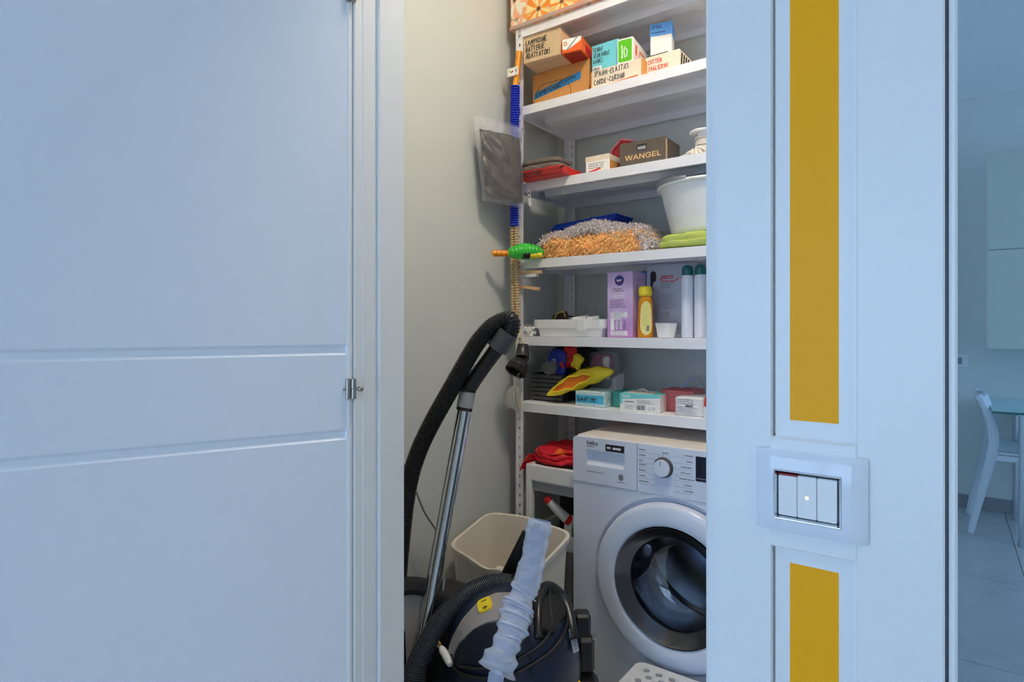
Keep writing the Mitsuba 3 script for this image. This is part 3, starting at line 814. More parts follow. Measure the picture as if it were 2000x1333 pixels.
# green tool with yellow handle lying over the shelf's left end
k = thing('duster', 'green mesh duster with orange handle sticking out over the left end of the fourth shelf', 'duster')
a0, a1 = np.array([-1.172, 1.497, 1.4035]), np.array([-1.060, 1.620, 1.408])
ax = (a1 - a0)
at_ = lambda t: a0 + ax * t
part(k, 'handle', tube([at_(0), at_(.02), at_(.2), at_(.38)], [.0085, .0105, .0100, .0085], 14), ORANGE_P, smooth=40)
hb = []
for q in range(3):
    c0 = at_(.06 + .06 * q)
    hb.append(tube([at_(.075 + .09 * q), at_(.085 + .09 * q)], [.0108, .0108], 14))
part(k, 'grip_ring', cat(hb), RED_C, smooth=40)
ts = np.linspace(.30, 1.0, 40)
rr = [.008 + .018 * math.sin(min(1, (t - .30) / .70) * math.pi) ** .6 + .0015 * math.sin(t * 90) for t in ts]
part(k, 'mesh_head', tube([at_(t) + np.array([0, 0, .006 * math.sin((t - .3) / .7 * math.pi)]) for t in ts], rr, 20), NET, smooth=True)
part(k, 'black_ring', tube([at_(.60) + [.006, -.012, -.006], at_(.74) + [.006, -.012, -.006]], [.0125, .0125], 14), BLACK_M, smooth=40)
part(k, 'yellow_tip', tube([at_(.74) + [.006, -.012, -.008], at_(.98) + [.006, -.012, -.008]], [.0105, .009], 14), YEL_P, smooth=40)

# ---------------------------------------------------------------- fifth shelf
z = SH[4] + .0006
k = thing('storage_tray', 'white plastic storage tray at the left of the fifth shelf', 'tray')


def tray_shell(x0, x1, y0, y1, z0, z1, t, taper, rr_=.012):
    o0, o1 = rrect(x0 + taper, y0 + taper, x1 - taper, y1 - taper, rr_), rrect(x0, y0, x1, y1, rr_)
    i0, i1 = o0.buffer(-t), o1.buffer(-t)
    A = lambda pg, zz: np.c_[np.array(pg.exterior.coords)[:-1], np.full(len(pg.exterior.coords) - 1, zz)]
    rings = [A(o0, z0), A(o1, z1), A(i1, z1), A(i0, z0 + t)]
    nn = min(len(r) for r in rings)

    def res(r):
        d = np.r_[0, np.cumsum(np.linalg.norm(np.diff(np.vstack([r, r[:1]]), axis=0), axis=1))]
        rc = np.vstack([r, r[:1]])
        s = np.linspace(0, d[-1], 81)[:-1]
        return np.stack([np.interp(s, d, rc[:, q]) for q in range(3)], -1)
    R = [res(r) for r in rings]
    n = 80
    v = np.vstack(R + [[np.r_[(x0 + x1) / 2, (y0 + y1) / 2, z0]], [np.r_[(x0 + x1) / 2, (y0 + y1) / 2, z0 + t]]])
    a = np.arange(n)
    b = (a + 1) % n
    f = []
    for q in range(3):
        f += [np.stack([a + q * n, b + q * n, b + (q + 1) * n], 1), np.stack([a + q * n, b + (q + 1) * n, a + (q + 1) * n], 1)]
    f += [np.stack([np.full(n, 4 * n), b, a], 1), np.stack([np.full(n, 4 * n + 1), a + 3 * n, b + 3 * n], 1)]
    m = trimesh.Trimesh(v, np.vstack(f), process=False)
    m.fix_normals()
    return m


part(k, 'body', tray_shell(-1.108, -.862, 1.652, 1.88, z, z + .034, .003, .006), MGREY_P if False else WHITE_P, smooth=35)
part(k, 'rim', tray_shell(-1.116, -.853, 1.643, 1.89, z + .028, z + .056, .003, .0005), WHITE_P, smooth=35)
part(k, 'lug', bx(-.948, -.914, 1.638, 1.646, z + .018, z + .058, .002), WHITE_P)
k = thing('sunglasses', 'black glasses with a yellow cord resting in the white storage tray', 'glasses')
part(k, 'lens', mv(rbx(-.030, .030, -.004, .004, -.018, .018, .0038, 8), -1.078, 1.76, z + .062, ry=-15), BLACK_P, smooth=True)
part(k, 'temple', tube(spline([[-1.055, 1.762, z + .07], [-1.03, 1.79, z + .063], [-1.0, 1.83, z + .055]], 12), .003, 8), BLACK_P, smooth=True)
part(k, 'cord', tube(spline([[-1.098, 1.752, z + .056], [-1.088, 1.748, z + .074], [-1.068, 1.75, z + .084], [-1.058, 1.755, z + .066]], 20), .0016, 6), YELCORD, smooth=True)
for q, (x, y, r_, lab) in enumerate([(-.968, 1.70, 35, 'white tube lying in the white storage tray, left of the pair'), (-.925, 1.71, 60, 'short white tube lying in the white storage tray, right of the pair')]):
    c = np.array([x, y, z + .0585])
    d = np.array([math.sin(math.radians(r_)), math.cos(math.radians(r_)), .16]) * (.030 if q == 0 else .018)
    single('lotion_tube', tube([c - d * 1.05, c - d, c + d, c + d * 1.05], [.006, .0085, .0085, .006], 14), WHITE_P, lab, 'tube', smooth=40)
k = thing('pebble_bag', 'small clear bag of white pebbles beside the post on the fifth shelf', 'bag')
r_ = np.random.default_rng(5)
pb = []
for q in range(46):
    s = r_.uniform(.004, .006)
    m = trimesh.creation.icosphere(1, s)
    m.vertices *= r_.uniform(.8, 1.2, (1, 3))
    m.apply_translation([-1.142 + .0 + r_.uniform(-.012, .026), 1.650 + r_.uniform(-.012, .012), z + .005 + (q // 12) * .0075])
    pb.append(m)
part(k, 'pebbles', cat(pb), PAPER, smooth=True, kind='stuff')
part(k, 'film', lump([-1.160, 1.632, z], [-1.110, 1.668, z + .042], 4, 3.5, .003, 60, 4), FILM, smooth=True)
# lilac detergent carton
k = carton('detergent_box', -.8495, -.7645, 1.66, 1.76, z, 1.3375, LILAC, 'tall lilac detergent box with a round navy emblem on the fifth shelf', 'box', .0015)
o = front(-.8495, 1.66, z)
em = Point(.0415, .174).buffer(.0128, 20)
pt = [(.0415 + (.0145 + .0016 * (q % 2)) * math.cos(q * math.pi / 16), .174 + (.0145 + .0016 * (q % 2)) * math.sin(q * math.pi / 16)) for q in range(32)]
e = part(k, 'emblem', decal(Polygon(pt), o), NAVY_C, smooth=False, label='round navy emblem')
part(e, 'lettering', decal(LineString([(.0335, .172), (.035, .1775), (.0375, .172), (.0385, .1755), (.040, .172), (.0415, .1755), (.043, .172), (.0445, .1775), (.0465, .173), (.049, .176)]).buffer(.0008), front(-.8495, 1.6594, z)), INKW, smooth=False)
part(e, 'smile', decal(sbox(.034, .1675, .049, .1695), front(-.8495, 1.6594, z)), RED_C, smooth=False)
part(k, 'title', cat([decal(affinity.translate(print_lines(.045, .012, 2, .0030, 31), .019, .139), o)]), INKG, smooth=False)
part(k, 'white_print', decal(affinity.translate(print_lines(.054, .010, 2, .0018, 35), .014, .119), o), INKW, smooth=False)
part(k, 'violet_print', decal(affinity.translate(print_lines(.064, .028, 7, .0016, 32), .010, .089), o), INKP, smooth=False)
wp = part(k, 'white_panel', cat([decal(sbox(.012, .060, .068, .078).union(sbox(.012, .055, .05, .07)), o), decal(sbox(.012, .006, .068, .0195), o), decal(unary_union([sbox(.012, .022, .024, .055)] + [sbox(.028 + .014 * a, .024, .036 + .014 * a, .052) for a in range(2)]), o)]), INKW, smooth=False)
part(wp, 'small_print', cat([decal(affinity.translate(print_lines(.05, .02, 6, .0009, 33), .015, .058), front(-.8495, 1.6594, z)), decal(affinity.translate(print_lines(.05, .011, 3, .0009, 34), .015, .0075), front(-.8495, 1.6594, z))] +
                            [decal(affinity.translate(print_lines(.012, .03, 7, .0012, 40 + q), .026 + .014 * q, .022), front(-.8495, 1.6594, z)) for q in range(3)]), INKP, smooth=False)
# blue bottle behind
k = thing('cleaner_bottle', 'blue bottle with a white arched label half hidden behind the yellow capped bottle', 'bottle')
part(k, 'body', mv(lathe([(0, 0), (.034, 0), (.037, .004), (.037, .150), (.034, .185), (.026, .208), (.0, .214)], 32, 1, .8), -.795, 1.815, z), BLUESKY, smooth=40)
lbp = Polygon([(-.024, 0), (-.024, .10), (-.018, .135), (0, .15), (.018, .135), (.024, .10), (.024, 0)])
part(k, 'label', decal(lbp, front(-.785, 1.784, z + .02), .001), PAPER, smooth=False)
part(k, 'dark_mark', decal(Polygon([(-.004, 0), (.007, 0), (.003, .02), (-.001, .02)]), front(-.783, 1.7828, z + .115), .001), NAVY_C, smooth=False)
# yellow-capped bottle
k = thing('detergent_bottle', 'bottle of amber liquid with a yellow cap and pale yellow label', 'bottle')
bx_, by_ = -.7330, 1.682
part(k, 'body', mv(lathe([(0, 0), (.022, 0), (.0245, .003), (.0245, .040), (.0225, .075), (.0220, .100), (.020, .118), (.016, .126), (0, .127)], 32, 1.0, .82), bx_, by_, z), AMBER, smooth=40)
part(k, 'cap', mv(lathe([(0, .124), (.0165, .124), (.0200, .128), (.0205, .140), (.0190, .150), (.0140, .1545), (0, .155)], 28), bx_, by_, z), YEL_P, smooth=40)
ang = np.linspace(-1.25, .62, 14)
lp = affinity.scale(Point(0, 0).buffer(1, 16), .0165, .048)


def lab(u, v):
    hw = np.sqrt(np.clip(1 - (2 * v - 1) ** 4, .02, 1)) * .78
    a = -math.pi / 2 + .45 + (u - .5) * 2 * hw
    zz = z + .008 + v * .100
    r0 = np.interp(zz - z, [0, .04, .075, .10, .118], [.0245, .0245, .0225, .022, .020]) + .0006
    return np.stack([bx_ + r0 * np.cos(a), by_ + r0 * .82 * np.sin(a), zz], -1)


lk = part(k, 'label', sheet(lab, 16, 20, .0005), LABELY, smooth=True)
pr = []
for q, zz in enumerate(np.linspace(.018, .094, 11)):
    f_ = lambda u, v, zz=zz: lab(.22 + .5 * u, (zz + .0018 * v) / .1) - np.array([-.0003, .0012, 0])
    pr.append(sheet(f_, 8, 2, .0003))
part(lk, 'print', cat(pr), YELGR, smooth=False)
f_ = lambda u, v: lab(.5 + .26 * u, .12 + .16 * v) - np.array([-.0003, .0012, 0])
part(lk, 'barcode', sheet(f_, 4, 4, .0003), INKG, smooth=False)
# measuring cup
k = thing('measuring_cup', 'small white measuring cup in front of the grey pouch', 'cup')
part(k, 'body', mv(lathe([(0, 0), (.021, 0), (.0235, .002), (.031, .040), (.0325, .0425), (.0305, .0425), (.022, .004), (0, .003)], 36), -.664, 1.672, z), WHITE_P, smooth=35)
part(k, 'spout_panel', sheet(lambda u, v: np.stack([-.664 + (.0242 + .0088 * v) * np.cos(-2.35 + 1.5 * u), 1.672 + (.0242 + .0088 * v) * np.sin(-2.35 + 1.5 * u), z + .006 + .037 * v * 1.0 - .022 * u * (1 - v) * 0 + .012 * (1 - u) * (1 - v)], -1), 12, 6, .0012), PAPER, smooth=True)
# grey refill pouch
k = thing('refill_pouch', 'grey plastic refill pouch with a slot handle and fine print behind the measuring cup', 'pouch')


def pouch(u, v):
    x = -.757 + .160 * u
    zz = z + .0008 + .222 * v
    y = 1.752 - .016 * np.sin(u * math.pi) * (1 - v) ** .7 + .003 * np.sin(zz * 90 + u * 6) * (1 - v)
    return np.stack([x, y, zz], -1)


part(k, 'film', sheet(pouch, 30, 30, .004), POUCH, smooth=True)
part(k, 'slot', xf(ex(rrect(0, 0, .018, .062, .0088), .0012), front(-.7445, 1.7480, z + .142)), BLACK_M, smooth=False, label='dark slot handle')
fy = 1.7345
part(k, 'logo', decal(affinity.translate(hand(['FARMACIA'.replace('F', 'E')], .0001), 0, 0) if False else Polygon([(0, .004), (.01, -.004), (.05, -.006), (.064, .004), (.062, .0055), (.05, -.004), (.012, -.002), (.002, .0055)]).union(affinity.translate(print_lines(.05, .012, 2, .003, 51), .007, .002)), front(-.715, 1.7425, z + .176)), RED_C, smooth=False)
part(k, 'print', cat([decal(print_lines(.045, .022, 3, .0022, 52), front(-.712, 1.741, z + .148)), decal(print_lines(.066, .05, 8, .0012, 53), front(-.722, 1.735, z + .085))]), INKG, smooth=False)
part(k, 'emblem', decal(ellipse(0, 0, .012, .012).difference(ellipse(0, 0, .009, .009)).union(sbox(.018, -.008, .03, .010)), front(-.712, 1.7325, z + .068)), GREY_P, smooth=False)
# aerosol cans
for q, x in enumerate((-.6105, -.5720)):
    k = thing('spray_can', ['left one of the two white spray cans with petrol green caps', 'right one of the two white spray cans with petrol green caps'][q], 'spray can', 'white spray cans with green caps')
    part(k, 'can', mv(lathe([(0, 0), (.0165, 0), (.0175, .0015), (.0175, .165), (.0170, .176), (.0155, .182), (0, .183)], 32), x, 1.70, z), ENAMEL, smooth=40)
    part(k, 'cap', mv(lathe([(0, .181), (.0155, .181), (.0158, .183), (.0155, .199), (.0135, .207), (.008, .2115), (0, .2125)], 32), x, 1.70, z), PETROL, smooth=40)

# ---------------------------------------------------------------- sixth shelf
z = SH[5] + .0006
k = thing('storage_bin', 'black plastic bin with a grey ribbed front at the left of the sixth shelf', 'bin')
part(k, 'body', tray_shell(-1.162, -1.03, 1.70, 1.90, z, z + .092, .004, .004, .008), BLACK_P, smooth=35)
for q in range(6):
    part(k, 'rib', bx(-1.158, -1.034, 1.692, 1.7005, z + .004 + q * .0146, z + .0160 + q * .0146, .0015), DGREY_P)
k = thing('snack_pack', 'cobalt blue pouch with a round white mark standing in the black bin', 'pouch')
part(k, 'pouch', mv(lump([-.035, -.012, 0], [.035, .012, .10], 4, 4, .006, 40, 3), -1.078, 1.725, z + .075, ry=8), COBALT, smooth=True)
part(k, 'mark', mv(decal(ellipse(0, 0, .009, .009).difference(ellipse(0, 0, .006, .006)).union(Point(0, 0).buffer(.003)), front(0, 0, 0)), -1.076, 1.7105, z + .135, ry=8), INKW, smooth=False)
part(k, 'fruit_print', cat([mv(decal(ellipse(a, b, r1, r1), front(0, 0, 0)), -1.052, 1.7095, z + .122) for a, b, r1 in ((.006, .006, .007), (.012, -.004, .006))]), RED_C, smooth=False)
wl = []
r_ = np.random.default_rng(3)
for q in range(60):
    c = r_.normal(0, 1, (6, 3))
    c = c / np.linalg.norm(c, axis=1, keepdims=True) * np.array([.030, .014, .024]) * r_.uniform(.7, 1.0)
    wl.append(tube(spline(c, 14), .0008, 4, caps=False))
single('steel_wool_pad', mv(cat(wl), -1.086, 1.700, z + .112), STEEL, 'shiny tangled steel wool pad at the front of the black bin', 'scouring pad', smooth=True)
k = thing('snack_pack', 'red and yellow pouch sticking up behind the black bin', 'pouch')
part(k, 'pouch', mv(lump([-.028, -.01, 0], [.028, .01, .075], 4, 4, .008, 50, 6), -1.030, 1.735, z + .112, ry=6), RED_C, smooth=True)
part(k, 'yellow_corner', mv(lump([-.018, -.008, 0], [.018, .008, .05], 4, 4, .008, 50, 7), -1.003, 1.726, z + .112, ry=24), YEL_P, smooth=True)
single('rubbish_bag', lump([-1.062, 1.745, z], [-.975, 1.905, z + .185], 5, 3, .020, 18, 11), BLACK_M, 'black bin liner bundle behind the yellow pouch', 'bag', smooth=True)
single('black_cloth', lump([-1.150, 1.775, z + .006], [-1.066, 1.885, z + .180], 4, 3, .012, 22, 15), BLACK_M, 'black cloth stuffed upright in the back of the black bin', 'cloth', smooth=True)
k = thing('cloth_pack', 'clear pack with magenta and white cloths standing right of the black bundle', 'pack')
part(k, 'cloth', mv(lump([-.04, -.012, 0], [.04, .012, .085], 4, 5, .006, 40, 12), -.940, 1.80, z + .075), MAGENTA, smooth=True)
part(k, 'cloth', mv(lump([-.012, -.013, 0], [.012, .013, .078], 4, 5, .006, 40, 13), -.918, 1.795, z + .075), PAPER, smooth=True)
part(k, 'film', mv(lump([-.058, -.018, 0], [.050, .018, .168], 4, 6, .004, 30, 14), -.928, 1.80, z + .001), FILM, smooth=True)
# yellow cloth pouch, open at the front
k = thing('duster_pouch', 'open yellow pouch with an orange lining leaning against the pale blue glove box', 'pouch')
yo = np.array([-1.072, 1.655, z + .024])
yd = np.array([.222, .045, .088])


def ypouch(u, v):
    w = .040 * np.sin(np.clip(u, 0, 1) * math.pi) ** .6 + .0006
    a = (v * 2 * math.pi)
    c = yo[None, None] + yd[None, None] * u[..., None]
    c[..., 2] += .012 * np.sin(u * math.pi)
    up = np.array([-.35, -.1, .93])
    bk = np.array([0.05, 1.0, .12])
    wig = 1 + .10 * np.sin(u * 23 + v * 9)
    return c + (w * np.cos(a) * .70 * wig)[..., None] * up + (.045 * (np.sin(a) * .5 + .5) * (.3 + np.sin(u * math.pi)))[..., None] * bk


U, V = np.meshgrid(np.linspace(0, 1, 30), np.linspace(0, 1, 25), indexing='ij')
yp = ypouch(U, V).reshape(-1, 3)
ii, jj = np.meshgrid(np.arange(29), np.arange(24), indexing='ij')
q_ = np.stack([ii * 25 + jj, (ii + 1) * 25 + jj, (ii + 1) * 25 + jj + 1, ii * 25 + jj + 1], -1).reshape(-1, 4)
part(k, 'body', trimesh.Trimesh(yp, np.vstack([q_[:, [0, 1, 2]], q_[:, [0, 2, 3]]]), process=False), YEL_P, smooth=True)


def ymouth(u, v):
    w = (.023 * np.sin(np.clip(u * .96 + .02, 0, 1) * math.pi) ** .8)
    c = yo[None, None] + yd[None, None] * (.14 + u * .58)[..., None]
    c[..., 2] += .012 * np.sin((.14 + u * .58) * math.pi)
    up = np.array([-.35, -.1, .93])
    return c + (w * (v * 2 - 1) * .75 * (1 + .2 * np.sin(u * 17)))[..., None] * up + np.array([0, -.0085, 0]) + (.004 * (v * 2 - 1) ** 2)[..., None] * np.array([0, -1, 0])


part(k, 'lining', sheet(ymouth, 24, 10, .001), ORANGE_P if False else M('orange_lining', (224, 120, 24), .7), smooth=True, label='orange lining')
edge = [ymouth(np.array([[u]]), np.array([[v]]))[0, 0] for u, v in [(t, 1.0) for t in np.linspace(0, 1, 16)] + [(t, 0.0) for t in np.linspace(1, 0, 16)]]
part(k, 'hem', tube(np.array(edge + edge[:1]) + [0, -.001, 0], .0028, 6, caps=False), YEL_P, smooth=True)
part(k, 'tail', sheet(lambda u, v: np.stack([-.862 + .045 * u + .012 * v, 1.690 + .012 * np.sin(u * 7 + v * 3), z + .056 + .030 * v + .03 * u * v], -1), 16, 12, .0008), FILM, smooth=True)
# glove box
k = carton('glove_box', -.963, -.857, 1.66, 1.78, z, z + .0475, MINT, 'pale blue box with a blue tape label reading GUANTI on the sixth shelf', 'box', .002)
tp = part(k, 'tape', decal(sbox(.003, .010, .101, .036), front(-.963, 1.66, z)), TAPE_L, smooth=False, label='light blue tape')
part(tp, 'handwriting', decal(hand(['GUANTI MC.'], .0125, pen=.15, seed=17, squash=.75), front(-.956, 1.6594, z + .016)), INK, smooth=False)
part(k, 'print', cat([decal(print_lines(.09, .007, 1, .0016, 61), front(-.956, 1.66, z + .002)), decal(unary_union([LineString([(.01 + .03 * q, .01), (.02 + .03 * q, .03), (.03 + .03 * q, .012)]).buffer(.0009) for q in range(3)]), side(-.857, 1.665, z))]), GREY_P, smooth=False)
single('small_carton', bx(-.852, -.812, 1.70, 1.80, z, z + .050, .002), TEAL_D, 'dark teal carton between the pale blue glove box and the turquoise topped box', 'box')
k = carton('bandage_box', -.794, -.672, 1.64, 1.76, z, z + .0525, PAPER, 'white box with turquoise upper band and barcode on the sixth shelf', 'box', .0015)
o = front(-.794, 1.64, z)
ab = part(k, 'aqua_band', cat([decal(Polygon([(0.001, .022), (.001, .0515), (.121, .0515), (.121, .044), (.008, .037), (.008, .022)]), o), bx(-.7935, -.6725, 1.6405, 1.7595, z + .0522, z + .0530)]), AQUA, smooth=False)
part(ab, 'lettering', decal(print_lines(.03, .008, 1, .004, 71), front(-.785, 1.6394, z + .041)), INKW, smooth=False)
part(k, 'logo', decal(hand(['PIRIL'], .006, pen=.14, seed=4), front(-.777, 1.6394, z + .0275)) if False else decal(print_lines(.03, .006, 1, .0035, 77), front(-.779, 1.64, z + .026)), INKG, smooth=False)
part(k, 'small_print', cat([decal(print_lines(.052, .013, 3, .0014, 72), front(-.739, 1.64, z + .0235)), decal(print_lines(.030, .014, 4, .0010, 73), front(-.778, 1.64, z + .006)), decal(ellipse(0, 0, .011, .0045).difference(ellipse(0, 0, .0095, .0035)), front(-.698, 1.64, z + .011))]), INKG, smooth=False)
part(k, 'barcode', decal(bars(.026, .014, 8), front(-.742, 1.64, z + .006)), INK, smooth=False)
part(k, 'opening', cat([bx(-.784, -.70, 1.665, 1.735, z + .0530, z + .0536)]), M('beige_paper', (222, 200, 188), .7), smooth=False)
part(k, 'tissue', sheet(lambda u, v: np.stack([-.757 + .03 * u, 1.69 + .02 * v, z + .0542 + .010 * np.sin(u * math.pi) * (1 - .5 * v) + .002 * np.sin(v * 9)], -1), 8, 8, .001), PAPER, smooth=True)
k = carton('gift_box', -.700, -.600, 1.715, 1.82, z, z + .063, MAZE, 'dark red box with a white maze pattern behind the printed white pack', 'box', .0015)
part(k, 'film', cat([sheet(lambda u, v: np.stack([-.685 + .07 * u, 1.74 + .05 * v, z + .067 + .018 * np.abs(np.sin(u * 5 + v * 2)) * (1 - .4 * u)], -1), 14, 8, .0006),
                     sheet(lambda u, v: np.stack([-.64 + .055 * u, 1.75 + .03 * v, z + .067 + .038 * np.abs(np.sin(u * 3.1 + .2)) * (1 - .3 * v)], -1), 14, 8, .0006)]), FILM2, smooth=True)
k = carton('tissue_pack', -.628, -.548, 1.65, 1.75, z, z + .052, FILM2 if False else PAPER, 'small white pack with dense grey print at the right of the sixth shelf', 'pack', .004)
part(k, 'print', cat([decal(print_lines(.054, .018, 3, .0026, 81), front(-.622, 1.65, z + .031)), decal(print_lines(.068, .024, 7, .0012, 82), front(-.623, 1.65, z + .003))]), INKG, smooth=False)
part(k, 'mark', decal(print_lines(.024, .007, 1, .005, 83), front(-.598, 1.6494, z + .0245)), INK, smooth=False)
part(k, 'film', bx(-.6295, -.5465, 1.6485, 1.7515, z, z + .0545, .003), FILM, smooth=False)
k = thing('small_bottle', 'small white bottle with a bright red cap at the right end of the sixth shelf', 'bottle')
part(k, 'body', mv(lathe([(0, 0), (.012, 0), (.013, .002), (.013, .026), (.010, .032), (0, .033)], 20), -.532, 1.645, z), WHITE_P, smooth=40)
part(k, 'cap', mv(lathe([(0, .032), (.010, .032), (.011, .034), (.010, .056), (.008, .060), (0, .061)], 20), -.532, 1.645, z), RED_P, smooth=40)

# ---------------------------------------------------------------- things hanging on the front post
PY = SY - .0016                       # front face of the post


def bristle(path, r0, r1, pitch, sides=14):
    """ribbed brush along a path"""
    p = np.asarray(path, float)
    L = np.linalg.norm(np.diff(p, axis=0), axis=1).sum()
    n = int(L / pitch) * 4
    pp = spline(p, n) if len(p) > 2 else np.linspace(p[0], p[1], n)
    rr = np.where(np.arange(n) % 4 < 2, r1, r0)
    return tube(pp, rr, sides)


k = thing('radiator_brush', 'long blue spiral radiator brush with a yellow handle hanging on the post', 'brush')
pth = [[-1.1545, 1.597, 1.965], [-1.1575, 1.597, 1.83], [-1.159, 1.597, 1.66], [-1.158, 1.597, 1.502]]
part(k, 'bristles', bristle(pth, .0080, .0158, .0076, 16), BLUE_B, smooth=False)
part(k, 'handle', tube(spline([[-1.1405, 1.5985, 2.078], [-1.145, 1.5985, 2.04], [-1.1545, 1.597, 1.965]], 10), .0095, 12, flat=1.0), ORANGE_P, smooth=40)
part(k, 'hole', cat([xf(ex(ellipse(0, 0, .0025, .005), .0006), front(x, 1.5890, zz)) for x, zz in ((-1.1425, 2.052), (-1.146, 2.03), (-1.1525, 1.985))]), CARD_O, smooth=False)
k = thing('tag', 'small white tag with a tricolour mark hanging on the yellow brush handle', 'tag')
part(k, 'card', bx(-1.178, -1.134, 1.583, 1.5865, 1.996, 2.024, .001), PAPER)
part(k, 'green_mark', xf(ex(ellipse(0, 0, .004, .0025), .0005), front(-1.168, 1.583, 2.013)), GREEN_C, smooth=False)
part(k, 'red_mark', xf(ex(affinity.rotate(ellipse(0, 0, .005, .0028), 30), .0005), front(-1.158, 1.583, 2.010)), RED_C, smooth=False)
part(k, 'grey_mark', xf(ex(sbox(-.003, -.006, .003, .006), .0005), front(-1.141, 1.583, 2.010)), GREY_P, smooth=False)
k = thing('radiator_brush', 'long beige spiral brush hanging on the post below the blue one', 'brush')
for dx in (-.0085, .0075):
    part(k, 'bristles', bristle([[-1.158 + dx, 1.597, 1.498], [-1.157 + dx, 1.597, 1.33], [-1.151 + dx, 1.597, 1.17]], .0050, .0088, .0088, 12), BEIGE_B, smooth=False)
# clear bag with folded charcoal cloth
k = thing('plastic_bag', 'clear plastic bag with a folded charcoal cloth hanging beside the post', 'bag')
c0, c1 = np.array([-1.186, 1.425, 0]), np.array([-1.112, 1.570, 0])
bn = np.array([.89, -.455, 0])


def bagpt(u, v, off, w0=0.0, w1=1.0):
    """u across, v up (0 bottom, 1 top); tilted"""
    sh = .20 * (1 - v)
    base = c0 + (c1 - c0) * ((w0 + (w1 - w0) * u) * (.86 + .14 * v) + sh)[..., None] * 1.0
    base[..., 2] = 1.560 + .262 * v + .010 * (.5 - u)
    return base + bn * off[..., None]


n3 = lambda u, v, s, f: meshkit.fbm(np.stack([u * f, v * f * 1.6, u * 0 + s], -1), 4, s) - .5


def clothf(u, v):
    bulge = .012 * np.sin(np.clip(u, 0, 1) * math.pi) ** .5 * np.sin(np.clip(v * .96 + .02, 0, 1) * math.pi) ** .4
    return bagpt(.07 + .88 * u, .045 + .80 * v, bulge + .011 * n3(u, v + .5 * u, 3, 4) + .0016 * np.sin(18 * (v + .7 * u) + 5 * n3(u, v, 6, 3)))


cl = sheet(clothf, 40, 50, .006)
part(k, 'cloth', cl, DARKCLOTH, smooth=True)


def filmf(sgn):
    def f(u, v):
        uu, vv = (u - .07) / .88, (v - .045) / .80
        cu, cv = np.clip(uu, 0, 1), np.clip(vv, 0, 1)
        bulge = .012 * np.sin(cu * math.pi) ** .5 * np.sin(np.clip(cv * .96 + .02, 0, 1) * math.pi) ** .4
        return bagpt(u, v, (bulge + .011 * n3(cu, cv + .5 * cu, 3, 4) + .0016 * np.sin(18 * (cv + .7 * cu) + 5 * n3(cu, cv, 6, 3)) + .0052) if sgn > 0 else (bulge * 0 - .010 + .010 * np.minimum(1, 12 * np.minimum(u, 1 - u)) * 0))
    return f


part(k, 'film', sheet(filmf(1), 50, 60, .0004), FILMB, smooth=True)
part(k, 'film', sheet(filmf(-1), 16, 20, .0004), FILM, smooth=True)
part(k, 'hook', tube(spline([[-1.137, 1.617, 1.826], [-1.132, 1.600, 1.80], [-1.128, 1.590, 1.775], [-1.126, 1.586, 1.785]], 14), .0013, 6), STEEL, smooth=True)
# clothes pegs clipped to the post
for x0, zz, m, lab, dz in ((-1.152, 1.349, WOOD, 'wooden clothes peg, the upper of the two wooden ones on the post', -.002), (-1.154, 1.3365, WHITE_P, 'white plastic clothes peg between the two wooden pegs on the post', .001), (-1.160, 1.304, WOOD, 'wooden clothes peg, the lower of the two wooden ones on the post', -.012)):
    k = thing('clothes_peg', lab, 'clothes peg')
    ln = .088 if m == WOOD else .075
    for s, oy in ((0, 0), (1, .0055)):
        arm = ex(Polygon([(0, -.003), (ln, -.0052), (ln, .0052), (0, .0045)]), .0046)
        part(k, 'arm', xf(arm, frame([x0, PY - .0050 + oy, zz], [1, -.05 if s == 0 else .03, dz / ln], [0, 0, 1])), m, smooth=False)
    part(k, 'spring', tube([[x0 + .034, PY - .0105, zz - .006 + dz * .4], [x0 + .034, PY - .0105, zz + .006 + dz * .4]], .0022, 8), STEEL, smooth=40)
# white hanging tag under the red case
k = thing('tag', 'white plastic strip with two dark holes hanging from the third shelf by a thread', 'tag')
part(k, 'strip', xf(ex(rrect(-.005, -.052, .005, 0, .002), .0015), frame([-1.106, 1.606, 1.616], [1, 0, .12], [.1, 0, 1])), WHITE_P, smooth=False)
part(k, 'hole', cat([xf(ex(ellipse(0, a, .002, .0035), .0004), frame([-1.106, 1.6044, 1.616], [1, 0, .12], [.1, 0, 1])) for a in (-.010, -.022)]), BLACK_M, smooth=False)
part(k, 'thread', tube(spline([[-1.118, 1.612, 1.642], [-1.112, 1.608, 1.63], [-1.106, 1.606, 1.616]], 8), .0009, 5), TWINE, smooth=True)
